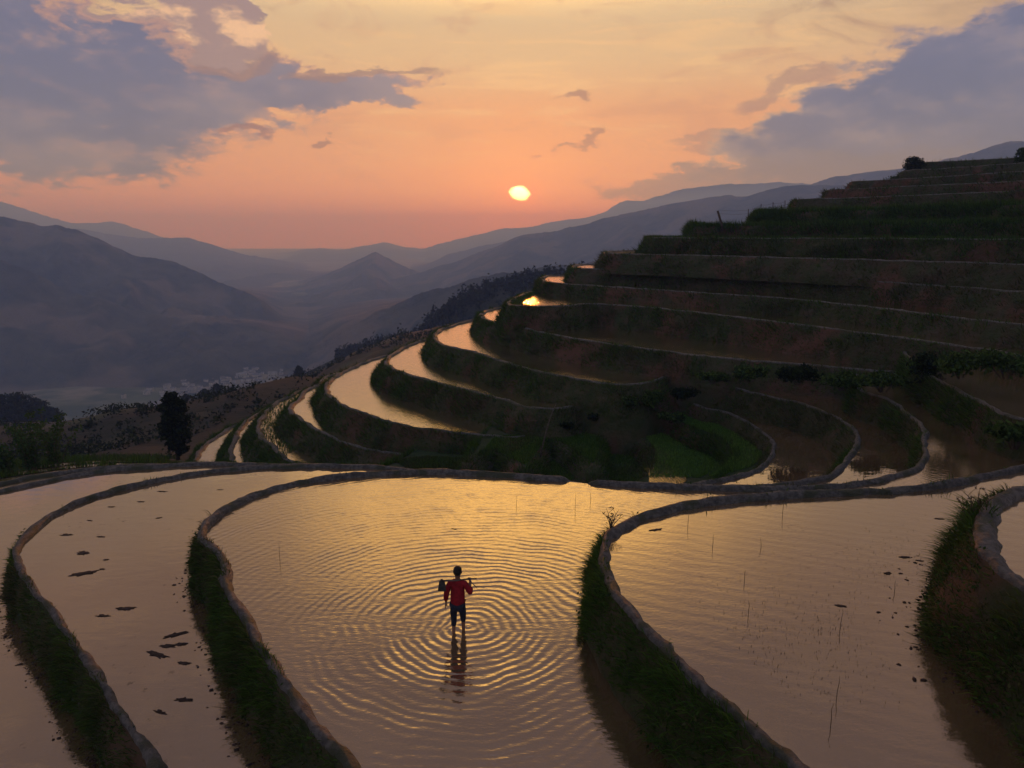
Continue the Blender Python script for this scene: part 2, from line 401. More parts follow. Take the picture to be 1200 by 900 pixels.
# near pools and bowl: key, water level, drop to the level below, traced outer edge (photo pixels on that level), hidden start (world)
FRONT = {
 'm6': (-6.8, 2.2, [(400,546),(330,543),(280,542),(240,541.5),(190,538),(150,536.5),(100,537),(50,541),(0,546.5),(-100,560),(-300,600),(-450,760),(-450,1000)], [(0,62),(-10,52)]),
 'm5': (-5.3, 1.5, [(455,541),(430,546),(400,548),(360,546),(320,545.5),(270,544),(230,541.5),(200,540),(150,538.5),(100,540),(50,545),(0,551.5),(-100,566),(-300,615),(-420,780),(-420,1000)], [(4,64),(-4,50)]),
 'm4': (-4.25, 1.05, [(545,541),(562,531),(580,524),(600,536),(620,548),(628,535),(632,522),(645,512),(666,521),(682,532),(696,545),(704,530),(702,512),(712,502),(735,506),(755,515),(764,528),(762,543),(745,560),(715,571),(640,567),(560,562),(480,557),(400,549),(320,547),(260,546),(200,542),(150,541.5),(100,543.5),(50,549),(0,557),(-100,573),(-280,620),(-390,790),(-390,1000)], [(4,62),(-1,47)]),
 'm3': (-3.3, .95, [(765,482),(790,490),(812,502),(840,511),(858,522),(863,534),(853,547),(830,562),(800,570),(700,569),(640,566),(560,561),(480,555),(400,547),(320,545),(260,544.5),(200,542.5),(150,544),(100,548),(50,555),(0,565),(-60,579),(-200,620),(-330,740),(-330,1000)], [(14,62),(10,50)]),
 'm2': (-2.6, .9, [(809,469),(824,477),(850,483),(870,492),(888,503),(901,513),(906,523),(902,534),(890,545),(870,553),(840,561),(820,564),(795,568),(740,569),(700,567),(640,563),(560,558),(480,551),(440,547),(400,544),(360,543),(320,542.5),(290,542),(260,541.5),(235,541),(200,543),(150,546.5),(100,552),(50,562),(0,573),(-60,590),(-160,630),(-250,720),(-250,860),(-150,1100)], [(15,58),(12,48)]),
 'm1': (-1.3, 1.3, [(843,448),(870,456),(900,464),(940,473),(960,480),(980,489),(996,500),(1003,510),(1002,520),(994,532),(980,547),(960,558),(940,562),(900,566),(870,568),(840,570),(800,571.5),(740,569),(700,567),(640,560.5),(600,558),(560,556),(520,553),(480,549),(440,544.5),(400,543.5),(350,543.5),(300,545),(265,548),(233,552),(183,560),(133,572),(93,584),(57,602),(30,623),(17,643),(20,663),(33,687),(57,713),(72,740),(97,773),(117,807),(140,840),(160,873),(172,897),(190,930),(250,1020),(340,1130)], [(17,57),(14,47)]),
 'p0': (0.0, 1.3, [(1009,457),(1040,468),(1060,482),(1078,498),(1081,515),(1079,535),(1072,544),(1056,551),(1020,560),(980,566),(940,568),(900,569),(840,568),(780,566.5),(740,564.5),(700,562),(680,560),(660,558),(600,554),(540,550.5),(490,549.5),(440,552),(400,555),(350,562),(300,575),(267,590),(243,607),(232,622),(234,633),(250,645),(260,658),(259,677),(264,697),(277,717),(290,743),(310,773),(333,807),(353,840),(380,867),(397,887),(420,915),(470,985),(560,1110)], [(24,51),(20,41.5)]),
 'p1': (1.3, 1.3, [(1093,442),(1112,452),(1136,463),(1156,475),(1176,485),(1200,491),(1240,500),(1265,513),(1262,528),(1235,538),(1200,544),(1170,550),(1130,559),(1100,564),(1060,569),(1000,573),(940,575),(900,577),(860,580),(820,585),(780,592),(750,601),(727,612),(711,623),(704,637),(703,657),(708,680),(720,700),(740,723),(760,744),(783,768),(800,786),(827,808),(858,834),(887,862),(912,883),(928,898),(960,930),(1030,1000),(1150,1130)], [(30,56),(23,43)]),
 'p2': (2.8, 1.5, [(1370,485),(1350,520),(1290,548),(1240,560),(1200,569),(1184,571.5),(1168,578),(1152,592),(1146,607),(1142,627),(1147,643),(1160,660),(1183,677),(1200,687),(1240,720),(1320,790),(1500,960)], [(60,46),(34,36)]),
}
# the spur hill behind the bowl stands farther off: HF scales depth and height about eye level
HF = 1.16
HILL = {
 'm6': (-7.8, 1.3, [(275,497),(262,504),(252,511),(240,518),(232,527),(228,536),(226,544),(240,550),(300,556)]),
 'm5': (-6.5, 1.3, [(318,474),(305,481),(296,487),(287,492),(280,500),(274,511),(269,522),(268,532),(271,541),(285,548),(330,553)]),
 'm4': (-5.1, 1.4, [(352,457),(340,462),(328,468),(316,476),(305,486),(300,498),(304,511),(316,522),(328,532),(338,540),(380,546),(440,548),(500,548)]),
 'm3': (-3.9, 1.2, [(388,438),(371,449),(356,457),(348,467),(338,476),(343,485),(356,494),(370,503),(386,511),(410,520),(440,528),(480,533),(520,534),(570,530)]),
 'm2': (-2.6, 1.3, [(447,417),(425,424),(405,433),(390,441),(381,450),(384,463),(400,474),(420,482),(440,489),(464,496),(488,501),(512,504),(540,507),(580,511),(605,512),(630,507),(660,496),(690,484)]),
 'm1': (-1.3, 1.3, [(500,396),(480,403),(462,412),(450,422),(456,430),(472,437),(500,445),(530,453),(560,460),(600,471),(620,477),(650,479),(680,474),(715,463),(760,452)]),
 'p0': (0.0, 1.3, [(546,376),(528,381),(513,386),(507,393),(512,400),(528,407),(550,411),(575,419),(600,427),(640,437),(690,446),(722,450),(750,449),(785,441),(820,434)]),
 'p1': (1.3, 1.3, [(594,358),(578,361),(567,364),(562,368),(567,373),(578,377),(592,380),(612,384),(640,390),(690,399),(740,406),(800,414),(840,418),(880,422),(920,425),(980,430),(1040,435),(1090,438),(1150,440)]),
 'p2': (2.8, 1.9, [(622,341),(610,345),(600,349),(594,354),(600,358),(630,358.5),(660,358),(690,356),(720,357),(760,360),(800,364),(880,373),(960,383),(1067,397),(1140,407),(1200,417),(1270,432),(1400,462)]),
 'p3': (3.7, 1.2, [(668,322),(646,322),(636,324),(634,327),(640,330),(660,332),(692,334),(720,336),(760,338.5),(800,341.5),(900,348),(1000,357),(1067,365),(1133,373),(1197,380),(1280,391),(1380,408)]),
 'p4': (4.85, 1.2, [(704,309),(684,309),(673,310.5),(670,313),(676,314.5),(704,315),(760,316.5),(800,318),(867,321),(967,326),(1067,332),(1200,342),(1300,352),(1400,364)]),
}
# levels near or above the eye: traced by (pixel x, distance) instead
HILLD = {
 'p5': (6.15, 1.3, [(722,74),(709,70),(706,66),(712,63),(752,61),(800,59),(967,53),(1067,50.5),(1200,48),(1400,45)]),
 'p6': (7.45, 1.2, [(775,75),(760,71),(754,67),(762,64),(800,62),(967,56),(1067,54),(1200,51.5),(1400,48)]),
 'u1': (8.55, 1.1, [(830,78),(812,74),(806,69),(815,66),(860,66),(967,62),(1067,59),(1200,56),(1400,52)]),
 'u2': (9.75, 1.2, [(900,80),(884,76),(877,72),(884,70),(967,67),(1067,64),(1200,59),(1400,53)]),
 'u3': (11.0, 1.3, [(940,86),(925,82),(920,78),(930,76),(980,75),(1067,72),(1145,70),(1250,66),(1400,60)]),
 'u4': (12.05, 1.1, [(975,92),(960,87),(956,82),(962,80),(983,79.5),(1067,77),(1145,75.5),(1250,71),(1400,66)]),
 'u5': (13.2, 1.2, [(1000,98),(988,93),(983,88),(990,86.5),(1020,86),(1100,83),(1180,80),(1270,77),(1400,72)]),
 'u6': (14.5, 1.3, [(1060,104),(1046,98),(1040,93),(1050,91.5),(1072,91),(1136,89),(1200,87),(1280,84),(1400,78)]),
 'u7': (15.7, 1.2, [(1072,110),(1056,104),(1049,99),(1060,97.5),(1100,97),(1150,96.5),(1200,96),(1280,93),(1400,86)]),
}
ORDER, CON, Z, DROP, PXL, FAR = [], {}, {}, {}, {}, {}
for k, (z, drop, px, far) in FRONT.items():
    ORDER.append(k); Z[k] = z; DROP[k] = drop; PXL[k] = px
    CON[k] = np.array([P(a, b, z + BT) for a, b in px]); FAR[k] = [np.array(q, float) for q in far]
for D_, byd in ((HILL, False), (HILLD, True)):
    for k0, (z, drop, px) in D_.items():
        k = 'h' + k0; ORDER.append(k); Z[k] = CAM_Z + HF * (z - CAM_Z); DROP[k] = drop * HF; PXL[k] = px
        if byd: CON[k] = np.array([[(a - 600) / FPX * d / math.hypot(1, (a - 600) / FPX), d / math.hypot(1, (a - 600) / FPX)] for a, d in px]) * HF
        else: CON[k] = np.array([P(a, b, Z[k] + BT) for a, b in px])
        F = CON[k][0]; FAR[k] = [F + np.array([30., 34.]), F + np.array([10., 14.])]
CUR = {}; NPX = {}
for i, k in enumerate(ORDER):
    c0 = CON[k]
    pts = np.vstack(FAR[k] + [c0])
    dense = catmull(pts, 12); r_ = resample(dense)
    # natural wobble of a hand-built edge
    d = np.linalg.norm(r_, axis=1)[:, None]
    r_ = r_ + .10 * np.stack([fbm(r_[:, 0] * .9, r_[:, 1] * .9, 5 + i), fbm(r_[:, 0] * .9, r_[:, 1] * .9, 55 + i)], 1) * np.clip(d / 15, 1, 4)
    CUR[k] = r_
    NPX[k] = [int(np.argmin(np.linalg.norm(r_ - q, axis=1))) for q in c0]

def normals(c):
    t = np.gradient(c, axis=0); t /= np.maximum(np.linalg.norm(t, axis=1, keepdims=True), 1e-6)
    k = np.ones(3) / 3
    for a in (0, 1): t[:, a] = np.convolve(np.pad(t[:, a], 1, mode='edge'), k, 'valid')
    t /= np.maximum(np.linalg.norm(t, axis=1, keepdims=True), 1e-6)
    return np.stack([t[:, 1], -t[:, 0]], 1)

def terrace_top(k, i, mat, name, splitx=None, mat2=None, name2=None, label=None):
    c = CUR[k]; n = normals(c); ins = c - n * .14
    N = ins[-1]; F = ins[0]; kk = i * 1.1
    XR, YF, YN = 170 - kk, 190 - kk, -16 + kk * .5
    close = []
    if k[0] != 'h': close += [(N[0], YN), (XR, YN)]; YF = F[1]
    else: close += [(XR, N[1] - .2)]
    close += [(XR, YF)]
    poly = np.vstack([ins, np.array(close)])
    z = Z[k]
    tri = tessellate_polygon([[Vector((p[0], p[1], 0)) for p in poly]])
    bm = bmesh.new(); vs = [bm.verts.new((p[0], p[1], z)) for p in poly]
    for t in tri:
        try: bm.faces.new([vs[j] for j in t])
        except ValueError: pass
    bmesh.ops.recalc_face_normals(bm, faces=bm.faces)
    for f in bm.faces:
        if f.normal.z < 0: f.normal_flip()
    if splitx is not None:
        bmesh.ops.bisect_plane(bm, geom=bm.verts[:] + bm.edges[:] + bm.faces[:], plane_co=(splitx, 0, 0), plane_no=(1, 0, 0))
        bmesh.ops.bisect_plane(bm, geom=bm.verts[:] + bm.edges[:] + bm.faces[:], plane_co=(0, 24, 0), plane_no=(0, 1, 0))
        b2 = bm.copy()
        sel = lambda f: f.calc_center_median().x > splitx and f.calc_center_median().y > 24
        bmesh.ops.delete(bm, geom=[f for f in bm.faces if sel(f)], context='FACES')
        bmesh.ops.delete(b2, geom=[f for f in b2.faces if not sel(f)], context='FACES')
        me = bpy.data.meshes.new(name2); b2.to_mesh(me); b2.free(); me.materials.append(mat2)
        structure(link(bpy.data.objects.new(name2, me)))
    me = bpy.data.meshes.new(name); bm.to_mesh(me); bm.free(); me.materials.append(mat)
    o = structure(link(bpy.data.objects.new(name, me)))
    return o

# ---- the wading figure's place (also the centre of the rings)
FOOT = P(537, 741, 0.0)
RC = P(550, 734, 0.0)
W_RING = mat_water('ringed_water', kind='rings', rough=.04, centre=[(RC[0], RC[1], .185, .0041, .34, 0.0), (FOOT[0], FOOT[1], .16, .0012, .35, 1.0)])
W_CALM = mat_water('still_water', kind='calm', speck=.55)
W_RIP = mat_water('rippled_water', kind='ripple', speck=.25)
W_STR = mat_water('wind_streaked_water', kind='streak', ior=2.4, speck=.35, mud=(.09, .07, .035))
for i, k in enumerate(ORDER):
    kw = {}
    if k == 'm5': kw = dict(splitx=-11, mat2=M['field'], name2='grass_field')
    if k == 'm4': kw = dict(splitx=-10, mat2=M['field'], name2='grass_field')
    if k == 'm3': kw = dict(splitx=-7, mat2=M['field'], name2='grass_field')
    wm = {'p0': W_RING, 'm1': W_CALM, 'm2': W_CALM, 'p1': W_RIP, 'p2': W_RIP, 'm3': W_STR, 'm4': W_STR, 'm5': W_STR, 'm6': W_STR}.get(k)
    if k[0] == 'h': wm = W_STR if k[1:] in HILL else None
    if wm is None: terrace_top(k, i, M['field'] if k in ('hu1', 'hu2', 'hp6') else M['earth'], 'terrace_field')
    else: terrace_top(k, i, wm, 'paddy_water', **kw)

# ------------------------------------------------------------------ grass on banks
def blades(base, nrm, length, width, tint, droop=.45, two=False):
    n = len(base)
    up = np.array([0, 0, 1.0])
    rnd = rng.normal(size=(n, 3)) * .38
    d = up * .62 + nrm * .72 + rnd
    d /= np.linalg.norm(d, axis=1, keepdims=True)
    side = np.cross(d, rng.normal(size=(n, 3))); side /= np.maximum(np.linalg.norm(side, axis=1, keepdims=True), 1e-6)
    L, W_ = length[:, None], width[:, None]
    if two:
        mid = base + d * L * .55
        tip = base + d * L * .92 + nrm * L * .22 - up * L * droop * .5
        v = np.stack([base - side * W_ * .5, base + side * W_ * .5, mid + side * W_ * .4, mid - side * W_ * .4, tip], 1).reshape(-1, 3)
        o = np.arange(n)[:, None] * 5
        f = np.concatenate([o + np.array([0, 1, 2]), o + np.array([0, 2, 3]), o + np.array([3, 2, 4])], 0)
        tn = np.repeat(tint, 5, 0)
    else:
        tip = base + d * L - up * L * droop * .3
        v = np.stack([base - side * W_ * .5, base + side * W_ * .5, tip], 1).reshape(-1, 3)
        f = np.arange(n * 3).reshape(-1, 3); tn = np.repeat(tint, 3, 0)
    return v, f, tn
GREEN = np.array([[.045, .095, .016], [.065, .115, .020], [.050, .070, .020], [.080, .080, .032], [.095, .078, .042], [.030, .058, .016]])
def tints(xy, zz, green):
    n = len(xy)
    g = fbm(xy[:, 0] * .5 + 3, xy[:, 1] * .5 + zz * .7, 91, 3) + green + rng.normal(size=n) * .16
    idx = np.clip(((.5 - g) * 5).astype(int), 0, 4)
    idx = np.where(rng.random(n) < .15, 5, idx)
    return GREEN[idx] * rng.uniform(.6, 1.25, size=(n, 1))
def scatter_bank(verts, nu, nv, parent, green, dens=1.0, name='grass', lfac=1.0, thin_low=0.0, patchy=False):
    V = verts.reshape(nu, nv, 3)
    a, b, c_, d = V[:-1, :-1], V[1:, :-1], V[1:, 1:], V[:-1, 1:]
    cen = (a + b + c_ + d) / 4
    nr = np.cross(c_ - a, d - b); ar = np.linalg.norm(nr, axis=-1) / 2
    nr = nr / np.maximum(np.linalg.norm(nr, axis=-1, keepdims=True), 1e-9)
    nr = np.where(nr[..., 2:3] < 0, -nr, nr)
    dist = np.linalg.norm(cen[..., :2], axis=-1)
    view = -(cen - np.array([0, 0, CAM_Z])); fac = (nr * view).sum(-1)
    pxx = cen[..., 0] / np.maximum(cen[..., 1], .5)
    vis = (dist < 118) & (cen[..., 1] > 2) & (np.abs(pxx) < .95) & (fac > -.25 * dist)
    dn = np.interp(dist, [6, 14, 25, 45, 90], [900, 700, 300, 150, 70]) * dens * vis
    patch = fbm(cen[..., 0] * .55, cen[..., 1] * .55 + cen[..., 2], 33, 3)
    dn = dn * np.clip(.75 + patch * 2.2, .12, 1.4)
    if patchy: dn = dn * np.clip(fbm(cen[..., 0] * .9 + 7, cen[..., 1] * .9, 35, 3) * 6 - .3, 0, 1.6)
    if thin_low: dn = dn * np.linspace(1.25, 1 - thin_low, nv - 1)[None, :]
    cnt = rng.poisson(ar * dn).ravel()
    idx = np.repeat(np.arange(cnt.size), cnt)
    if len(idx) == 0: return
    A, B, C_, D = (x.reshape(-1, 3)[idx] for x in (a, b, c_, d))
    s, t = rng.random((len(idx), 1)), rng.random((len(idx), 1))
    base = (A * (1 - s) + B * s) * (1 - t) + (D * (1 - s) + C_ * s) * t
    N_ = nr.reshape(-1, 3)[idx]; dd = dist.ravel()[idx]
    L = np.interp(dd, [6, 20, 50, 90], [.16, .19, .27, .36]) * rng.uniform(.5, 1.6, len(idx)) * lfac
    L *= 1 + np.clip(fbm(base[:, 0] * 1.3, base[:, 1] * 1.3, 77, 2) * 2.2, -.5, 1.0)
    Wd = np.interp(dd, [6, 20, 50, 90], [.011, .018, .045, .075]) * rng.uniform(.6, 1.4, len(idx))
    near = dd < 24
    tn = tints(base[:, :2], base[:, 2], green)
    vs, fs, ts, off = [], [], [], 0
    for m_, two in ((near, True), (~near, False)):
        if m_.sum() == 0: continue
        v, f, q = blades(base[m_], N_[m_], L[m_], Wd[m_], tn[m_], two=two)
        vs.append(v); fs.append(f + off); ts.append(q); off += len(v)
    o = mesh_obj(name, np.vstack(vs), np.vstack(fs), M['grass'], parent, tint=np.vstack(ts))
    o['kind'] = 'stuff'

def broad_leaves(F_, parent, green):
    V = F_; c0 = V.reshape(-1, 3)
    d = np.linalg.norm(V[:, 0, :2], axis=1)
    ok = np.where((d < 30) & (V[:, 0, 1] > 3) & (np.abs(V[:, 0, 0] / np.maximum(V[:, 0, 1], .5)) < .95))[0]
    if len(ok) < 5: return
    n = 2600; i = ok[rng.integers(0, len(ok), n)]; j = rng.integers(0, V.shape[1] - 1, n); t = rng.random((n, 1))
    ctr = V[i, j] * t + V[i, j + 1] * (1 - t)
    keep = fbm(ctr[:, 0] * 1.1, ctr[:, 1] * 1.1 + ctr[:, 2], 71, 3) > .02
    ctr = ctr[keep]; out = []
    m = 6; p = np.repeat(ctr, m, 0) + rng.normal(size=(len(ctr) * m, 3)) * .07
    nd = rng.normal(size=p.shape) * .6 + np.array([0, -.3, .9]); nd /= np.linalg.norm(nd, axis=1, keepdims=True)
    a = np.cross(nd, rng.normal(size=p.shape)); a /= np.linalg.norm(a, axis=1, keepdims=True); b = np.cross(nd, a)
    s_ = rng.uniform(.018, .045, (len(p), 1))
    v = np.stack([p - a * s_, p + b * s_ * .5, p + a * s_ * 1.2, p - b * s_ * .5], 1).reshape(-1, 3)
    tn = np.repeat(np.array([[.030, .065, .014], [.05, .095, .02], [.022, .045, .012], [.07, .075, .03]])[rng.integers(0, 4, len(p))] * rng.uniform(.7, 1.3, (len(p), 1)), 4, 0)
    o = mesh_obj('weeds', v, np.arange(len(v)).reshape(-1, 4), M['leaf'], parent, tint=tn); o['kind'] = 'stuff'
GAP = P(679, 560, .13)
def wall_piece(k, a, b, label, width=.34, batter=.55, green=.1, facemat='face', dens=1.0, lfac=1.0, bund=True, group='terrace walls stepping down the hillside', thin_low=0.0, rounded=True, drop=None):
    c = CUR[k][a:b + 1]; n = normals(CUR[k])[a:b + 1]; z = Z[k]; H = (drop or DROP[k]) + .30
    root = empty('terrace_wall', (float(c[len(c) // 2][0]), float(c[len(c) // 2][1]), z - H))
    tag(root, label, 'terrace wall', group)
    inv = np.array([c[len(c) // 2][0], c[len(c) // 2][1], z - H])
    d = np.linalg.norm(c, axis=1)
    wv = width * .76 * (1 + .9 * fbm(c[:, 0] * 1.1, c[:, 1] * 1.1, 8, 3)) * np.clip(d / 40, 1, 1.5)
    gapf = np.clip(np.linalg.norm(c - GAP, axis=1) / .42 - .25, 0, 1) if k == 'p0' else np.ones(len(c))
    prof = [(-1.28, -.20), (-1.08, -.02), (-.98, .055), (-.80, .115), (-.55, .145), (-.28, .145), (-.08, .12), (.02, .06)]
    V = np.zeros((len(c), len(prof), 3))
    for j, (o_, h) in enumerate(prof):
        lump = fbm(c[:, 0] * 3.1 + j * .45, c[:, 1] * 3.1 + j * .45, 21, 4) * .075 + fbm(c[:, 0] * .7, c[:, 1] * .7, 4, 2) * .08 + fbm(c[:, 0] * 8.5 + j * 1.7, c[:, 1] * 8.5 + j, 25, 2) * .035
        if k == 'p2' and j > 1: lump = lump + .028 * np.sin(np.arange(len(c)) * 2.1 + 2.5 * fbm(c[:, 0] * 2, c[:, 1] * 2, 88, 2)) * (.5 + fbm(c[:, 0] * 3, c[:, 1] * 3, 89, 2))
        hh = (h + (lump if 1 < j else 0)) * np.where(h > 0, gapf, 1) - (1 - gapf) * (.12 if h > 0 else 0)
        off = o_ * wv + fbm(c[:, 0] * 2.3 + j * .2, c[:, 1] * 2.3, 61, 4) * .14 + fbm(c[:, 0] * 7 + j * 1.1, c[:, 1] * 7, 63, 2) * .05
        V[:, j, :2] = c + n * off[:, None]; V[:, j, 2] = z + hh
    if bund:
        mesh_obj('bund', V.reshape(-1, 3) - inv, grid_faces(len(c), len(prof)), M['bund'], root, smooth=True)
    nv = 9
    F_ = np.zeros((len(c), nv, 3))
    for j in range(nv):
        t = j / (nv - 1)
        bulge = .10 * math.sin(t * math.pi)
        off = t * H * batter + bulge + fbm(c[:, 0] * .8 + t, c[:, 1] * .8, 41, 4) * (.30 if k[0] != 'h' else .75) * min(t * 2.5, 1) + fbm(c[:, 0] * 3 + t * 4, c[:, 1] * 3, 43, 2) * .10 * min(t * 3, 1)
        F_[:, j, :2] = c + n * (off[:, None] + .02); F_[:, j, 2] = z + .06 - t * (H + .06)
    if not bund: F_[:, 0, 2] = z + .03; F_[:, 0, :2] = c - n * .22
    else: F_[:, 0] = V[:, -1]
    FS = F_
    if z < 1.0:      # the earth goes on down where no lower terrace meets the foot
        sk = F_[:, -1:].copy(); sk[:, 0, :2] += n * .5; sk[:, 0, 2] = np.minimum(-12.6, z - 2)
        FS = np.concatenate([F_, sk], 1)
    mesh_obj('bank_face', FS.reshape(-1, 3) - inv, grid_faces(len(c), FS.shape[1]), M[facemat], root, smooth=True)
    sh = F_ - inv
    # grass is scattered in world space, then shifted under the root
    before = set(COL.objects.keys())
    scatter_bank(F_.reshape(-1, 3), len(c), nv, root, green, dens, lfac=lfac, thin_low=thin_low)
    if bund: scatter_bank(V[:, 3:].reshape(-1, 3), len(c), V.shape[1] - 3, root, green + .05, .5 if k[0] != 'h' else .9, lfac=.5 if k[0] != 'h' else .6, patchy=True)
    if k[0] != 'h' and z > -3: broad_leaves(F_, root, green)
    for ch in root.children:
        if ch.get('kind') == 'stuff': ch.location = (-inv[0], -inv[1], -inv[2])
    return root

def at(k, j): return NPX[k][j]
def idx(k, px, py):
    L_ = PXL[k]
    return NPX[k][min(range(len(L_)), key=lambda q: (L_[q][0] - px) ** 2 + (L_[q][1] - py) ** 2)]
E_ = {k: len(CUR[k]) - 1 for k in ORDER}
G1, G2, G3, G4, G5 = 'walls of the near pools', 'looping walls above the green bowl', 'field banks in the bowl', 'grassy banks on the far left', 'terrace walls stepping down the hillside'
wall_piece('p0', 0, E_['p0'], 'mud bund and bank ringing the wide pool where the figure wades', .26, .13, green=.06, lfac=.9, group=G1)
wall_piece('p1', 0, E_['p1'], 'thick curving mud bund and green bank right of the wading figure', .27, .13, green=.22, lfac=1.1, group=G1)
wall_piece('p2', 0, E_['p2'], 'broad ribbed bund and shaggy bank at the right edge with dead weeds', .42, .30, green=.08, lfac=1.25, group=G1)
wall_piece('m1', 0, idx('m1', 700, 567), 'curved bund and dark wall, middle of the three loops above the green bowl', .26, .42, green=0, facemat='face', dens=.8, group=G2)
wall_piece('m1', idx('m1', 700, 567), E_['m1'], 'long mud bund and dark bank curling round the left pool with mud clods', .25, .13, green=0, group=G1)
wall_piece('m2', 0, idx('m2', 700, 567), 'innermost looping bund and wall directly round the green field', .26, .42, green=.05, dens=.8, group=G2)
wall_piece('m2', idx('m2', 700, 567), E_['m2'], 'outer mud bund of the leftmost pale pool', .30, .4, green=.1, group=G1)
wall_piece('m3', 0, idx('m3', 700, 569), 'dark bank of the upper green field in the bowl', batter=.5, green=.3, dens=1.8, bund=False, group=G3)
wall_piece('m3', idx('m3', 700, 569), E_['m3'], 'low grassy outer edge beyond the leftmost pool', .28, .6, green=.3, dens=1.3, group=G4)
wall_piece('m4', 0, idx('m4', 715, 571), 'zigzag earth bank of the lower plots in the bowl, red at one end', batter=.5, green=.2, dens=1.6, facemat='face_red', bund=False, group=G3)
wall_piece('m4', idx('m4', 715, 571), E_['m4'], 'grass bank just beyond the low grassy outer edge on the left', .3, .8, green=.35, dens=1.6, lfac=1.3, bund=False, group=G4)
wall_piece('m5', 0, E_['m5'], 'second grass bank dropping away beyond the leftmost pool', .3, .8, green=.35, dens=1.6, lfac=1.3, bund=False, group=G4)
wall_piece('m6', 0, E_['m6'], 'outermost grass bank beyond the leftmost pool', .3, .8, green=.35, dens=1.6, lfac=1.3, bund=False, group=G4)
wall_piece('hm6', 0, E_['hm6'], 'lowest grassy wall with the thinnest water strip beside the dark tree', batter=.8, green=.3, dens=1.4)
wall_piece('hm5', 0, E_['hm5'], 'green mound wall carrying the narrow upright pool strip', batter=.7, green=.3, dens=1.4)
wall_piece('hm4', 0, E_['hm4'], 'spur wall under the tuft-strewn crescent pool', batter=.7, green=.25, dens=1.2)
wall_piece('hm3', 0, E_['hm3'], 'dark green spur wall below the short glowing pool', batter=.7, green=.15)
wall_piece('hm2', 0, E_['hm2'], 'spur wall holding the widest sheet of glowing water', batter=.62, green=.15)
wall_piece('hm1', 0, E_['hm1'], 'spur wall just above the widest sheet of glowing water', batter=.62, green=.15)
wall_piece('hp0', 0, E_['hp0'], 'spur wall holding the third glowing nose pool from the widest', batter=.6, green=.2)
wall_piece('hp1', 0, E_['hp1'], 'long reddish grassy wall running from a small glowing nose pool into the bushes', batter=.5, green=.12, facemat='face_red', thin_low=.5)
wall_piece('hp2', 0, E_['hp2'], 'tall dark spur wall above the small glowing nose pool, green at its tip', batter=.35, green=.1, facemat='face_red')
wall_piece('hp3', 0, E_['hp3'], 'spur wall with the thin pale crescent pool at its tip', batter=.4, green=.05, facemat='face_red')
wall_piece('hp4', 0, E_['hp4'], 'spur wall with the topmost sliver of bright water at its tip', batter=.4, green=.05, facemat='face_red')
wall_piece('hp5', 0, E_['hp5'], 'bare brown wall just above the topmost bright water sliver', batter=.4, green=-.05, facemat='face_red', dens=.6)
wall_piece('hp6', 0, E_['hp6'], 'brown wall at eye level topped by a grassy edge', batter=.4, green=.15, facemat='face', dens=1.2, lfac=1.2)
wall_piece('hu1', 0, E_['hu1'], 'green grass-covered wall beneath the leaning post', batter=.4, green=.35, dens=2.2, lfac=1.5, bund=False)
wall_piece('hu2', 0, E_['hu2'], 'bright green overgrown wall just behind the leaning post', batter=.4, green=.38, dens=2.2, lfac=1.5, bund=False)
wall_piece('hu3', 0, E_['hu3'], 'low brown wall directly above the bright green overgrown walls', batter=.35, green=0, facemat='face_red', dens=.6)
wall_piece('hu4', 0, E_['hu4'], 'dark stepped wall with a blunt end near the skyline', batter=.3, green=-.05, facemat='face_red', dens=.6)
wall_piece('hu5', 0, E_['hu5'], 'brown wall third from the top of the skyline steps', batter=.3, green=-.05, facemat='face_red', dens=.5)
wall_piece('hu6', 0, E_['hu6'], 'brown wall second from the top of the skyline steps', batter=.3, green=0, facemat='face_red', dens=.5)
wall_piece('hu7', 0, E_['hu7'], 'topmost dark wall on the skyline beneath the lone round tree', batter=.3, green=.0, facemat='face_red', dens=.5)

# ------------------------------------------------------------------ valley slope, valley floor and mountains
def patch(name, cols, rows_fn, mat, nv):
    pts = np.array([rows_fn(c) for c in cols])
    return structure(mesh_obj(name, pts.reshape(-1, 3), grid_faces(len(cols), nv), mat, smooth=True))
crest_px = [(-900, 560), (-400, 520), (-150, 503), (0, 498), (60, 497), (110, 490), (143, 481), (190, 477), (233, 469), (270, 464), (300, 459), (340, 445), (380, 432), (420, 410), (470, 392), (560, 372), (700, 350), (1000, 330), (1500, 330)]
cx = np.array([c_[0] for c_ in crest_px], float); cyv = np.array([c_[1] for c_ in crest_px], float)
nvs = 64
def slope_col(px):
    y = np.interp(px, cx, cyv); D = 320.0
    top = PD(px, y, D); u = top[:2] / D
    out = []
    for j in range(nvs):
        t = j / (nvs - 1)
        if t < .72:
            d_ = 4 + (D - 4) * (t / .72) ** 1.6
            z = np.interp(d_, [0, 66, D], [-12.3, -12.3, top[2]])
            s_ = (d_ - 66) / (D - 66)
            if d_ > 66: z += math.sin(s_ * math.pi) * (1.5 + 12 * float(fbm(u[0] * d_ * .02, u[1] * d_ * .02, 3, 4))) + .6 * float(fbm(u[0] * d_ * .2, u[1] * d_ * .2, 9, 2))
        else:
            q = (t - .72) / .28; d_ = D + q * 420; z = top[2] + (-205 - top[2]) * q ** .85
        out.append((u[0] * d_, u[1] * d_, z))
    return out
patch('valley_slope', np.linspace(-900, 1500, 220), slope_col, M['slope'], nvs)
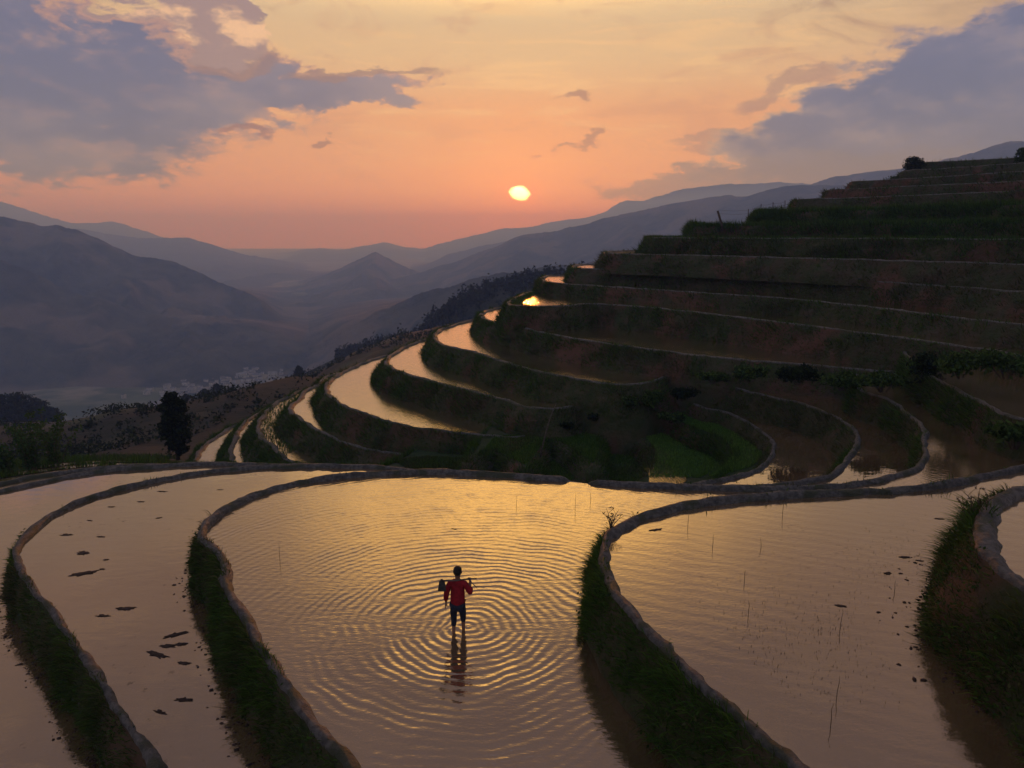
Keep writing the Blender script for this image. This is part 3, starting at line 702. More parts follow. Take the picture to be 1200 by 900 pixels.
def slope_scrub():
    r = np.random.default_rng(15); parts = []
    for i in range(1500):
        px = r.uniform(-250, 640); t = r.uniform(.30, .64); c_ = slope_col(px)
        j = t * (nvs - 1); k0 = int(j); p = np.array(c_[k0]) * (1 - (j - k0)) + np.array(c_[min(k0 + 1, nvs - 1)]) * (j - k0)
        d = math.hypot(p[0], p[1])
        if d < 75 or float(fbm(p[0] * .03, p[1] * .03, 12, 3)) < -.03 + .10 * r.random(): continue
        h = r.uniform(.5, 1.5) * (1 + d / 200.); w_ = h * r.uniform(.6, 1.4)
        parts.append(leaf_cloud(p + np.array([0, 0, h * .3]), np.array([w_, w_, h * .6]), 26, .16 + d * .0011, DARKLEAF, i, .1))
    v, f, tn = merge(parts)
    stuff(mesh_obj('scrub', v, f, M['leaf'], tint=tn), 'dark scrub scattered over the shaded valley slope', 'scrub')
vf = []
gx = np.linspace(-9500, 9500, 60); gy = np.linspace(-3500, 11500, 60)
GX, GY = np.meshgrid(gx, gy, indexing='ij')
structure(mesh_obj('ground', np.stack([GX, GY, np.full_like(GX, -203.) + 4 * fbm(GX * .002, GY * .002, 3, 3)], -1).reshape(-1, 3), grid_faces(60, 60), M['valley'], smooth=True))

def ridge(name, crest, mat, front=900, base=-206, back=1500, amp=60, seed=0, crestn=3.0, nu=420, nvf=46, pw=.85, fscale=None):
    cp = np.array([(a, b) for a, b, *_ in crest], float); cd = np.array([c_[2] for c_ in crest], float)
    xs = np.linspace(cp[0, 0], cp[-1, 0], nu); ys = np.interp(xs, cp[:, 0], cp[:, 1]); ds = np.interp(xs, cp[:, 0], cd)
    # soften the traced corners a little
    k = np.ones(5) / 5
    ys = np.convolve(np.pad(ys, 2, mode='edge'), k, 'valid')
    fs = fscale or (ds.mean() * .10)
    ys = ys + crestn * (fbm(xs * .045, xs * 0, seed, 5) * 1.6 + .35 * fbm(xs * .5, xs * 0, seed + 1, 3))
    V = []
    back_n = 14
    for x, y, D in zip(xs, ys, ds):
        tp = PD(x, y, D); u = tp[:2] / D
        fr = np.linspace(1, 0, nvf); bk = np.linspace(0, 1, back_n)[1:]
        dd = np.concatenate([D - front * fr, D + back * bk])
        zz = np.concatenate([tp[2] + (base - tp[2]) * fr ** pw, tp[2] + (base - tp[2]) * bk ** .9])
        V.append(np.stack([u[0] * dd, u[1] * dd, zz], 1))
    V = np.array(V)
    t = np.concatenate([np.sin(np.linspace(1, 0, nvf) * math.pi) ** .8, np.zeros(back_n - 1)])[None, :]
    X, Y = V[..., 0], V[..., 1]
    rid = 1 - np.abs(fbm(X / fs * .9 + seed, Y / fs * .35, seed, 5)) * 4
    V[..., 2] += amp * t * (rid - .6) * .9 + amp * .3 * t * fbm(X / fs * 6, Y / fs * 6, seed + 3, 4)
    o = mesh_obj(name, V.reshape(-1, 3), grid_faces(nu, nvf + back_n - 1), mat, smooth=True)
    return structure(o)
ridge('mountain_ridge', [(-500,225,7600),(-150,228,7600),(0,236,7600),(33,247,7600),(67,258,7600),(93,261,7600),(127,259,7600),(143,261,7600),(173,272,7600),(200,283,7600),(240,296,7600),(300,312,7600)], M['forest_far'], front=2600, amp=60, seed=2)
ridge('mountain_ridge', [(160,318,8600),(240,305,8600),(300,299,8600),(340,297,8600),(373,291,8600),(400,293,8600),(433,287,8600),(446,284,8600),(453,283,8600),(470,289,8600),(500,291,8600),(533,281,8600),(587,269,8300),(633,264,8000),(677,256,7700),(707,250,7500),(720,242,7400),(735,234,7400),(750,237,7400),(767,232,7300),(800,221,7200),(830,217,7000),(900,214,6800),(1000,216,6500),(1500,216,6500)], M['forest_far'], front=2600, amp=60, seed=5)
ridge('mountain_ridge', [(-300,250,5200),(0,262,5200),(80,268,5200),(113,272,5200),(160,278,5200),(200,278,5200),(220,279,5200),(260,291,5200),(287,299,5200),(333,305,5200),(380,316,5200),(430,330,5200)], M['forest_far'], front=1800, amp=60, seed=9)
ridge('mountain_ridge', [(120,340,4400),(200,312,4400),(260,308,4400),(320,312,4400),(360,322,4400),(420,332,4400),(480,318,4400),(520,300,4400),(560,290,4300),(600,281,4200),(640,276,4100),(690,272,4000),(740,262,3900),(800,250,3800),(900,240,3600),(1500,240,3600)], M['forest_far'], front=1500, amp=60, seed=12)
ridge('mountain_ridge', [(300,352,3100),(343,341,3100),(367,329,3100),(400,314,3100),(420,303,3100),(433,298,3100),(440,296,3100),(449,301,3100),(463,308,3100),(490,318,3100),(530,330,3100),(600,345,3100)], M['forest'], front=1200, amp=50, seed=15)
ridge('mountain_ridge', [(360,352,2700),(420,338,2700),(500,318,2700),(550,300,2650),(585,288,2600),(613,274,2600),(653,270,2550),(683,262,2500),(720,254,2450),(767,243,2400),(800,236,2350),(850,229,2300),(867,231,2300),(900,222,2250),(933,217,2200),(985,217,2200),(1040,228,2200),(1300,228,2200),(1600,228,2200)], M['forest'], front=1500, amp=60, seed=18)
ridge('mountain_ridge', [(800,262,3000),(860,243,3000),(920,226,3000),(980,206,2900),(1040,200,2800),(1080,193,2700),(1117,185,2600),(1140,178,2600),(1167,170,2600),(1185,166,2600),(1200,165,2600),(1300,160,2600),(1600,190,2600)], M['forest'], front=1500, amp=60, seed=22)
ridge('mountain_ridge', [(-700,200,2000),(-200,232,2000),(0,253,1950),(30,258,1950),(47,265,1950),(67,265,1900),(90,270,1900),(110,277,1880),(135,288,1860),(160,300,1840),(205,307,1800),(240,322,1760),(290,343,1720),(310,355,1700),(330,375,1680),(365,394,1650),(390,404,1600),(440,420,1560)], M['forest'], front=560, amp=80, seed=25, crestn=3.0, pw=.95)
ridge('mountain_ridge', [(-700,270,1500),(-200,290,1500),(0,305,1500),(40,318,1500),(75,338,1500),(100,349,1480),(123,350,1460),(167,368,1440),(233,374,1400),(300,383,1380),(350,396,1350),(400,412,1340)], M['forest'], front=320, amp=40, seed=31, crestn=3.0, pw=.95)
ridge('mountain_ridge', [(340,420,1300),(400,386,1200),(450,364,1150),(500,341,1100),(533,333,1060),(560,326,1040),(587,320,1020),(617,316,1000),(667,311,980),(720,300,960),(800,290,960),(1400,290,960)], M['forest'], front=430, amp=36, seed=35, crestn=4.0)
ridge('wooded_hill', [(280,462,520),(340,446,500),(400,416,470),(450,403,450),(490,392,430),(510,371,420),(543,349,410),(575,337,405),(587,334,400),(610,328,400),(640,322,400),(680,325,400),(800,330,400),(1400,330,400)], M['forest'], front=230, back=400, amp=14, seed=38, crestn=1.0, fscale=40)

# ------------------------------------------------------------------ foliage
def leaf_cloud(cen, rad, n, size, tintset, seed=0, hollow=.35, flat=.0):
    r = np.random.default_rng(seed)
    u = r.normal(size=(n, 3)); u /= np.linalg.norm(u, axis=1, keepdims=True)
    q = r.random(n) ** .45
    q = hollow + (1 - hollow) * q
    p = cen + u * q[:, None] * rad * (1 + .25 * np.sin(u[:, :1] * 5 + seed) * np.cos(u[:, 2:] * 4))
    nd = u * .6 + r.normal(size=(n, 3)) * .7; nd /= np.linalg.norm(nd, axis=1, keepdims=True)
    a = np.cross(nd, r.normal(size=(n, 3))); a /= np.linalg.norm(a, axis=1, keepdims=True); b = np.cross(nd, a)
    s = size * r.uniform(.5, 1.4, (n, 1))
    v = np.stack([p - a * s, p + b * s * .55, p + a * s, p - b * s * .55], 1).reshape(-1, 3)
    f = np.arange(n * 4).reshape(-1, 4)
    t = np.repeat(np.array(tintset)[r.integers(0, len(tintset), n)] * r.uniform(.6, 1.3, (n, 1)), 4, 0)
    return v, f, t
def merge(parts):
    vs, fs, ts, o = [], [], [], 0
    for v, f, t in parts: vs.append(v); fs.append(f + o); ts.append(t); o += len(v)
    return np.vstack(vs), np.vstack(fs), np.vstack(ts)
def tube(path, radii, sides=8):
    path = np.array(path, float); V = []
    for i, p in enumerate(path):
        d = path[min(i + 1, len(path) - 1)] - path[max(i - 1, 0)]; d = d / np.linalg.norm(d)
        a = np.cross(d, [0.31, .87, .38]); a /= np.linalg.norm(a); b = np.cross(d, a)
        for s in range(sides):
            th = 2 * math.pi * s / sides; V.append(p + (a * math.cos(th) + b * math.sin(th)) * radii[i])
    F = []
    for i in range(len(path) - 1):
        for s in range(sides):
            F.append([i * sides + s, i * sides + (s + 1) % sides, (i + 1) * sides + (s + 1) % sides, (i + 1) * sides + s])
    F.append(list(range(sides))[::-1]); F.append([(len(path) - 1) * sides + s for s in range(sides)])
    return V, F
def joinvf(parts):
    V, F = [], []
    for v, f in parts:
        o = len(V); V += [list(x) for x in v]; F += [[i + o for i in q] for q in f]
    return V, F
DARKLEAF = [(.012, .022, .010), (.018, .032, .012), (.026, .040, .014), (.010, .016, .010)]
MIDLEAF = [(.035, .065, .018), (.050, .090, .022), (.065, .100, .028), (.024, .042, .014)]
def tree(loc, h, wd, label, shape='tall', seed=0, leaves=5000, lsize=.12, tset=DARKLEAF, name='broadleaf_tree', group=None, trunk_h=.25):
    r = np.random.default_rng(seed)
    root = empty(name, loc); tag(root, label, 'tree', group)
    parts = [tube([(0, 0, -.5), (.03 * h * .2, 0, h * .3), (0, .02 * h, h * .6), (.02, 0, h * .92)], [wd * .07, wd * .055, wd * .035, .02], 8)]
    blobs = []
    nb = 16
    for b in range(nb):
        t = (b + .5) / nb
        zc = h * (trunk_h + (1 - trunk_h) * t * .93)
        prof = {'tall': max(.3, 1 - ((t - .46) / .66) ** 2) ** .5, 'round': math.sin((t * .8 + .15) * math.pi) ** .5, 'flat': .55 + .45 * math.sin(t * math.pi)}[shape]
        rr = wd * .5 * prof
        ang = b * 2.4 + r.uniform(-.4, .4)
        off = rr * .45
        c_ = np.array([math.cos(ang) * off, math.sin(ang) * off, zc])
        blobs.append((c_, np.array([rr * .62, rr * .62, max(h * .09, rr * .42)])))
        parts.append(tube([(0, 0, zc - h * .12), tuple(c_ * np.array([.6, .6, 1]) - np.array([0, 0, h * .03])), tuple(c_)], [wd * .022, wd * .014, .008], 5))
    v, f = joinvf(parts)
    mesh_obj('trunk', v, f, M['bark'], root, smooth=True)
    lc = [leaf_cloud(c_, rad, leaves // nb, lsize, tset, seed * 31 + i) for i, (c_, rad) in enumerate(blobs)]
    V_, F_, T_ = merge(lc)
    mesh_obj('crown', V_, F_, M['leaf'], root, tint=T_)
    return root
def bush(loc, rx, h, label, seed, n=900, ls=.12, tset=MIDLEAF, group='bushes on the terraced slope', name='bush'):
    r = np.random.default_rng(seed)
    root = empty(name, loc); tag(root, label, 'bush', group)
    lc = []; st_ = []
    for i in range(6):
        c_ = np.array([r.uniform(-.6, .6) * rx, r.uniform(-.4, .4) * rx, h * r.uniform(.3, .65)])
        lc.append(leaf_cloud(c_, np.array([rx * .5, rx * .45, h * .4]), n // 6, ls, tset, seed * 7 + i, .1))
        st_.append(tube([(c_[0] * .2, c_[1] * .2, -.2), tuple(c_ * .6), tuple(c_)], [.03, .02, .01], 5))
    v, f = joinvf(st_); mesh_obj('stem', v, f, M['bark'], root)
    V_, F_, T_ = merge(lc); mesh_obj('foliage', V_, F_, M['leaf'], root, tint=T_)
    return root
def on(px, py, z): q = P(px, py, z); return (float(q[0]), float(q[1]), z)
def atd(px, py, d): q = PD(px, py, d); return tuple(float(v) for v in q)
# the dark upright tree beyond the left pools
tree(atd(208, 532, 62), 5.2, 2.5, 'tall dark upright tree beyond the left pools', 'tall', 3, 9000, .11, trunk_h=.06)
tree(atd(1069, 206, 112), 2.3, 2.8, 'lone small round tree on the skyline of the topmost terrace', 'round', 5, 2600, .10, trunk_h=.35)
tree(atd(1197, 201, 110), 2.8, 2.0, 'leafy sapling cut by the right edge of the skyline', 'tall', 8, 1600, .14, MIDLEAF, trunk_h=.2)
bush(atd(1054, 213, 108), 1.8, .9, 'low shrub at the foot of the round skyline tree', 4, 700, .09, group=None)
# small trees on the valley slope
for i, (px, py, d, h, wd, lb) in enumerate([
    (241, 473, 318, 6.5, 6.5, 'dark bushy tree just right of the slope houses'), (257, 473, 318, 9.0, 7.5, 'tallest rounded tree near the slope houses'),
    (272, 472, 318, 6.5, 6.5, 'dark rounded tree at the right end of the slope tree row'), (286, 466, 316, 4.5, 5.5, 'small dark tree further up the valley slope'),
    (351, 445, 316, 6.5, 4.5, 'single tree on the slope shoulder above the glowing pools'), (219, 476, 318, 5.5, 4.5, 'small tree left of the slope houses')]):
    tree(atd(px, py + 1, d), h, wd, lb, 'round', 20 + i, 1500, .42, group='small trees on the valley slope', trunk_h=.12)
for i, (px, py, h, wd) in enumerate([(-20, 503, 12, 17), (8, 503, 13, 15), (27, 502, 13.5, 15), (44, 501, 11, 13), (58, 499, 7, 10)]):
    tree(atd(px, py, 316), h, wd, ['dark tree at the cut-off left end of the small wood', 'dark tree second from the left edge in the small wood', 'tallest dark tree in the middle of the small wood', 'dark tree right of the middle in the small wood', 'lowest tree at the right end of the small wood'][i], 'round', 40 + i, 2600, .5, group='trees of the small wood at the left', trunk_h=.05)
# feathery bamboo clumps
def bamboo(loc, h, label, seed):
    r = np.random.default_rng(seed); root = empty('bamboo_clump', loc); tag(root, label, 'bamboo', 'bamboo clumps by the left pools')
    cu, lv = [], []
    for i in range(11):
        a = r.uniform(0, 6.28); ln = r.uniform(.12, .42) * h; hh = h * r.uniform(.65, 1.0)
        p0 = np.array([r.normal() * .2, r.normal() * .2, -.3])
        path = [p0 + np.array([math.cos(a) * ln * t ** 2.2, math.sin(a) * ln * t ** 2.2, hh * t]) for t in np.linspace(0, 1, 7)]
        cu.append(tube(path, np.linspace(.035, .008, 7), 5))
        for p in path[2:]: lv.append(leaf_cloud(p, np.array([.35, .35, .28]), 26, .09, [(.03,.07,.02),(.045,.09,.025),(.06,.09,.03)], seed * 100 + i, .0))
    v, f = joinvf(cu); mesh_obj('culms', v, f, M['stalk'], root)
    V_, F_, T_ = merge(lv); mesh_obj('foliage', V_, F_, M['leaf'], root, tint=T_)
bamboo(atd(38, 556, 47), 3.3, 'feathery bamboo clump closest to the left edge', 3)
bamboo(atd(66, 553, 49), 3.9, 'tallest feathery bamboo clump beside the left pools', 4)
bamboo(atd(8, 560, 46), 2.4, 'short leafy clump at the very left edge', 5)
# scrub between the spur and the bowl
for i, (px, py, d, rx, h, lb) in enumerate([
    (700, 490, 43.5, 1.3, 1.2, 'scrub at the foot of the spur near the bent pole'), (735, 482, 43.5, 1.6, 1.4, 'dense scrub left of the bowl corner'),
    (768, 476, 43.5, 1.6, 1.5, 'largest scrub clump above the green field'), (800, 466, 43.5, 1.4, 1.3, 'scrub clump where the innermost loop begins'),
    (835, 446, 43.2, 1.5, 1.2, 'bush behind the corner of the middle loop'), (880, 444, 42.5, 1.6, 1.3, 'bush on the slope above the middle loop'),
    (935, 447, 41.8, 1.9, 1.5, 'brightest green bush halfway along the slope foot'), (985, 453, 40.6, 1.8, 1.5, 'bush above the outer loop start'),
    (1035, 455, 39.0, 2.0, 1.8, 'bulky dark bush left of the upper right bund'), (1078, 446, 38.5, 1.9, 1.8, 'dark bush standing at the tip of the upper right bund'),
    (1125, 438, 36.5, 2.2, 1.8, 'dark bush behind the upper right bund'), (1180, 438, 35.5, 2.4, 1.8, 'dark bush by the right edge above the bund'),
    (660, 500, 43, 1.1, .9, 'low scrub beside the bent pole'), (785, 492, 43, 1.2, .7, 'low bush on the upper edge of the green field'),
    (1190, 520, 27.5, 1.2, 1.0, 'bush on the bank just below the upper right bund'), (530, 552, 42, 1.2, .8, 'low scrub by the red earth mound')]):
    bush(atd(px, py, d), rx * .66, h * (.45 + .1 * (i * 7 % 4)), lb, 60 + i, 1100, .10, MIDLEAF if i % 3 else DARKLEAF)

# forest over the wooded hill: one mass
def forest():
    parts = []
    r = np.random.default_rng(5)
    cr = [(400,416,470),(450,403,450),(490,392,430),(510,371,420),(543,349,410),(575,337,405),(610,328,400),(640,322,400),(690,325,400)]
    cpx = np.array([c_[0] for c_ in cr]); cpy = np.array([c_[1] for c_ in cr]); cpd = np.array([c_[2] for c_ in cr])
    for i in range(1500):
        px = r.uniform(395, 690); t = abs(r.normal()) * .35 if i > 500 else r.uniform(0, .02)
        D = np.interp(px, cpx, cpd); tp = PD(px, np.interp(px, cpx, cpy), D); u = tp[:2] / D
        dd = D - 230 * t; zz = tp[2] + (-206 - tp[2]) * t ** .85
        h = r.uniform(3.0, 7.5) * (1.0 if r.random() < .8 else 1.35); w_ = h * r.uniform(.35, .6)
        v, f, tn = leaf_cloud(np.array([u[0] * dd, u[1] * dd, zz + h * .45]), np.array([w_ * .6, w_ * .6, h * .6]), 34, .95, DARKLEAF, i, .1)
        parts.append((v, f, tn))
    v, f, tn = merge(parts)
    stuff(mesh_obj('forest', v, f, M['leaf'], tint=tn), 'dark forest bristling along the nearest wooded hill', 'forest')
forest()
slope_scrub()

# ------------------------------------------------------------------ village
def house_mesh(w_, d_, h, rh):
    V = [(-w_/2, -d_/2, -2), (w_/2, -d_/2, -2), (w_/2, d_/2, -2), (-w_/2, d_/2, -2), (-w_/2, -d_/2, h), (w_/2, -d_/2, h), (w_/2, d_/2, h), (-w_/2, d_/2, h),
         (-w_/2, 0, h + rh), (w_/2, 0, h + rh)]
    F = [[0, 1, 5, 4], [1, 2, 6, 5], [2, 3, 7, 6], [3, 0, 4, 7], [4, 8, 7], [5, 6, 9]]
    V2 = [(-w_/2-.4, -d_/2-.5, h-.25), (w_/2+.4, -d_/2-.5, h-.25), (w_/2+.4, 0, h+rh+.1), (-w_/2-.4, 0, h+rh+.1), (-w_/2-.4, d_/2+.5, h-.25), (w_/2+.4, d_/2+.5, h-.25)]
    F += [[10, 11, 12, 13], [13, 12, 15, 14]]
    # dark door and window openings on the front
    V3 = []
    for (x0, x1, z0, z1) in ((-.9, 0.1, 0, 2.1), (w_*.2, w_*.2+1.1, 1, 2.1), (-w_*.38, -w_*.38+1.1, 1, 2.1)):
        b = 16 + len(V3); V3 += [(x0, -d_/2-.03, z0), (x1, -d_/2-.03, z0), (x1, -d_/2-.03, z1), (x0, -d_/2-.03, z1)]; F.append([b, b+1, b+2, b+3])
    me = bpy.data.meshes.new('house'); me.from_pydata(V + V2 + V3, [], F)
    for m_ in (M['plaster'], M['tile'], M['iron']): me.materials.append(m_)
    me.polygons.foreach_set('material_index', [0] * 6 + [1, 1] + [2] * 3); me.update(); return me
HM = [house_mesh(9, 7, 4, 2), house_mesh(12, 7, 6, 1.8), house_mesh(8, 7, 7, 1.6), house_mesh(14, 8, 5, 2.4)]
rv = random.Random(4)
for i in range(110):
    t = rv.random(); px = 168 + 150 * t + rv.gauss(0, 12); py = 468 - 36 * t + rv.gauss(0, 6)
    if i % 3 == 0: px = 285 + rv.gauss(0, 16); py = 440 + rv.gauss(0, 7)
    q = P(px, py, -201)
    o = bpy.data.objects.new('house', HM[rv.randrange(4)]); o.location = (q[0], q[1], -201); o.rotation_euler = (0, 0, rv.uniform(-.6, .6)); o.scale = [rv.uniform(.4, .9)] * 3
    tag(link(o), 'tiny pale house in the hazy village on the valley floor', 'house', 'houses of the valley village')
for i, (px, py, lb) in enumerate([(226, 472, 'pale low house on the slope left of the small trees'), (233, 470, 'house on the slope tucked against the small trees'), (283, 472, 'house with reddish roof right of the slope tree row')]):
    o = bpy.data.objects.new('house', HM[0]); o.location = atd(px, py + 1, 316); o.rotation_euler = (0, 0, .2 * i); o.scale = (.34, .34, .34)
    tag(link(o), lb, 'house', 'houses on the valley slope')

# ------------------------------------------------------------------ mud clods, stalks, weeds, poles
def clod_mesh(seed, flat=.28):
    bm = bmesh.new(); bmesh.ops.create_icosphere(bm, subdivisions=3, radius=1)
    for v in bm.verts:
        a = math.atan2(v.co.y, v.co.x)
        k = 1 + 2.6 * float(fbm(math.cos(a) * 4.2 + seed * 3.1, math.sin(a) * 4.2, seed, 4))
        v.co.x *= k; v.co.y *= k * .7
        v.co.z = v.co.z * flat * (.7 + .8 * float(fbm(v.co.x * 4 + seed, v.co.y * 4, seed + 5, 3)) + .3)
    me = bpy.data.meshes.new('mud_clod'); bm.to_mesh(me); bm.free(); me.materials.append(M['clod'])
    return me
CM = [clod_mesh(s) for s in range(6)]
clods = [(78,627,.24,'m1','rounded clod upper left of the pair in the left pool'),(118,629,.18,'m1','small clod beside the rounded clod'),(97,648,.30,'m1','long thin clod streak in the left pool'),(98,672,.42,'m1','largest ragged dark clod in the left pool'),
 (120,667,.12,'m1','tiny clod right of the largest one'),(146,713,.34,'m1','elongated clod midway down the left pool'),(121,722,.22,'m1','faint scattered clod below the elongated one'),
 (205,744,.34,'m1','dark clod upper end of the slanted row near the bank'),(212,755,.22,'m1','clod in the slanted row near the bank, right side'),(184,767,.36,'m1','large flat clod at the lower end of the slanted row'),(197,757,.26,'m1','middle clod of the slanted row'),
 (215,777,.22,'m1','brownish clod under the slanted row'),(188,835,.20,'m1','small clod near the bottom of the left pool'),(215,820,.24,'m1','pale brown clod near the bottom of the left pool'),
 (186,607,.16,'m1','single clod in the upper left pool'),(190,576,.22,'m1','flat weed patch near the far end of the left pool'),(165,588,.18,'m1','small weed patch left of the far one'),(130,594,.18,'m1','small patch by the far bund of the left pool'),
 (258,574,.15,'m1','tiny clod near the far end bund'),(105,610,.14,'m1','tiny clod above the rounded one'),(124,656,.13,'m1','tiny clod between streak and largest clod'),(532,620,.10,'p0','tiny floating speck behind the wading figure'),
 (985,710,.14,'p1','dark speck in the middle of the right pool'),(1092,690,.16,'p1','dark clod close to the right bank'),(1103,692,.10,'p1','smaller clod beside the right bank'),(1100,608,.14,'p1','flat clod near the far end of the right pool'),
 (1040,672,.14,'p1','floating scrap near the middle of the right pool'),(768,621,.20,'p1','floating twig scrap beside the curved bund'),(1060,653,.16,'p1','leafy scrap in the right pool'),(1077,657,.12,'p1','leafy scrap next to another by the right bank')]
for i, (px, py, s, k, lb) in enumerate(clods):
    q = P(px, py, Z[k])
    o = bpy.data.objects.new('mud_clod', CM[i % 6]); o.location = (q[0], q[1], Z[k] + .005); o.rotation_euler = (0, 0, rv.uniform(-.5, .5)); o.scale = (s * .6, s * rv.uniform(.25, .42), s * .16)
    tag(link(o), lb, 'mud clod', 'mud clods lying in the pools')
def loose_clods(k, a, b, lo, hi, n, seed, label):
    r = np.random.default_rng(seed); c = CUR[k][a:b]; nn = normals(CUR[k])[a:b]; zb = Z[k] - DROP[k]; V, F = [], []
    ico = bmesh.new(); bmesh.ops.create_icosphere(ico, subdivisions=1, radius=1); iv = np.array([v.co[:] for v in ico.verts]); ifc = np.array([[v.index for v in f.verts] for f in ico.faces]); ico.free()
    for i in range(n):
        j = r.integers(0, len(c)); off = lo + (hi - lo) * r.random() ** 3.2
        p = c[j] + nn[j] * off + r.normal(size=2) * .05; s = r.uniform(.010, .040)
        sc = s * np.array([r.uniform(.7, 1.8), r.uniform(.7, 1.3), r.uniform(.4, .8)])
        F.append(ifc + len(iv) * i); V.append(iv * sc * (1 + .25 * r.normal(size=(len(iv), 1))) + np.array([p[0], p[1], zb]))
    stuff(mesh_obj('gravel', np.vstack(V), np.vstack(F), M['clod']), label, 'mud crumbs')
loose_clods('p0', idx('p0', 243, 607), idx('p0', 470, 985), .25, .8, 520, 3, 'mud crumbs in the water along the foot of the central bank')
loose_clods('m1', idx('m1', 30, 623), idx('m1', 190, 930), .25, .75, 300, 4, 'mud crumbs in the water along the foot of the left bank')
loose_clods('p2', idx('p2', 1168, 578), idx('p2', 1240, 720), .6, 1.3, 120, 5, 'mud crumbs by the foot of the right bank')

def stalk(px, py, k, h, lean, label, seed):
    r = random.Random(seed); q = P(px, py, Z[k])
    path = [(0, 0, -.1), (lean * .2, 0, h * .35), (lean * .4 + r.uniform(-.02, .02), .01, h * .7), (lean, .02, h)]
    v, f = tube(path, [.006, .005, .004, .002], 6)
    o = mesh_obj('dry_stalk', v, f, M['stalk'], smooth=True); o.location = (q[0], q[1], Z[k])
    tag(o, label, 'stalk', 'dry stalks standing in the pools')
for i, a in enumerate([(980, 818, 'p1', .34, .03, 'taller dry stalk near the bottom of the right pool'), (973, 851, 'p1', .34, .03, 'dry stalk closest to the bottom edge of the right pool'), (877, 722, 'p1', .30, -.02, 'upright stalk left of centre in the right pool'),
    (1048, 694, 'p1', .24, .02, 'stalk by the scraps in the right pool'), (872, 682, 'p1', .24, .03, 'short stalk behind the upright one in the right pool'), (984, 738, 'p1', .34, .04, 'stalk under the dark speck in the right pool'),
    (674, 596, 'p0', .5, .0, 'stalk in front of the spillway gap'), (692, 588, 'p0', .3, .0, 'short stalk right of the spillway gap'), (605, 592, 'p0', .3, .02, 'lone stalk in the far part of the central pool'), (328, 656, 'p0', .5, .0, 'thin stalk near the left bund of the central pool'),
    (806, 615, 'p1', .4, .03, 'stalk beside the far curve of the right pool'), (917, 600, 'p1', .5, .05, 'stalk near the far bund of the right pool'), (892, 642, 'p1', .22, -.03, 'tiny stalk in the upper right pool'), (835, 640, 'p1', .3, .03, 'tiny stalk left in the upper right pool')]):
    stalk(*a, i)
def weed(loc, h, label, seed, n=6, spread=.35, group='dead weeds on the right bank'):
    r = random.Random(seed); root = empty('dead_weed', loc); tag(root, label, 'weed', group)
    for i in range(n):
        a = r.uniform(0, 6.28); s = r.uniform(.1, spread); hh = h * r.uniform(.6, 1)
        p = [(0, 0, -.05), (math.cos(a) * s * .3, math.sin(a) * s * .3, hh * .4), (math.cos(a) * s * .6, math.sin(a) * s * .6, hh * .75), (math.cos(a) * s, math.sin(a) * s, hh)]
        parts = [tube(p, [.012, .010, .007, .003], 5)]
        for t in (1, 2):
            b = np.array(p[t]); e = b + np.array([r.uniform(-.12, .12), r.uniform(-.1, .1), r.uniform(.06, .16)])
            parts.append(tube([tuple(b), tuple((b + e) / 2 + .01), tuple(e)], [.006, .005, .003], 4))
            for q in range(5): parts.append(tube([tuple(e), tuple(e + np.array([r.uniform(-.05, .05), r.uniform(-.05, .05), r.uniform(-.02, .05)]))], [.012, .002], 4))
        v, f = joinvf(parts); mesh_obj('stem', v, f, M['stalk'], root)
weed(on(1131, 622, 2.5), .75, 'tall dead branching weed on the right bank', 3)
weed(on(1147, 603, 2.7), .55, 'shorter dead weed nearer the far end of the right bank', 4)
weed(on(716, 618, 1.4), .4, 'thin weed on the bend of the curved bund', 5, 7, .3, None)
def stubble(n, cpx, sx, sy, label):
    V, F = [], []
    q = 0
    for i in range(n):
        px, py = rng.normal(cpx[0], sx), rng.normal(cpx[1], sy)
        if not (740 < px < 1110 and 590 < py < 890) or (px - 735) < (py - 690) * 1.0 + 60: continue
        a = P(px, py, 1.3); h = rng.uniform(.01, .04); w_ = rng.uniform(.004, .009); lx, ly = rng.normal(size=2) * .02
        V += [(a[0] - w_, a[1], 1.28), (a[0] + w_, a[1], 1.28), (a[0] + lx, a[1] + ly, 1.3 + h), (a[0], a[1] - w_, 1.28)]
        F += [[q, q + 1, q + 2], [q + 1, q + 3, q + 2], [q + 3, q, q + 2]]; q += 4
    stuff(mesh_obj('stubble', V, F, M['stalk']), label, 'stubble')
stubble(1000, (930, 740), 75, 48, 'sparse fine stubble poking out of the right pool')
stubble(260, (1060, 655), 45, 22, 'thin stubble near the far right bank of the right pool')
# bent bamboo pole in the bowl
def pole(name, pts, rad, label, cat, mat):
    v, f = tube(pts, rad, 8); o = mesh_obj(name, v, f, mat, smooth=True); tag(o, label, cat); return o
pb = np.array(PD(633, 528, 39.)); pt = np.array(PD(652, 472, 39.5))
pole('bent_pole', [tuple(pb - np.array([0, 0, .4])), tuple(pb + (pt - pb) * .35 + np.array([-.02, 0, 0])), tuple(pb + (pt - pb) * .7 + np.array([-.06, 0, 0])), tuple(pt)], [.05, .04, .03, .012], 'bent pale bamboo pole standing in the dark bowl', 'pole', M['wood'])
p0_ = np.array(PD(846, 264, 76)); p1_ = np.array(PD(841, 247, 76))
pole('leaning_post', [tuple(p0_ - np.array([0, 0, .6])), tuple(p0_), tuple(p1_)], [.12, .11, .10], 'dark leaning post on the green terrace against far mountains', 'post', M['bark'])
fence = empty('wire_fence', tuple(float(q) for q in PD(877, 251, 84)))
tag(fence, 'faint wire fence with thin posts above the overgrown green walls', 'fence')
fl = np.array(fence.location)
prev = None
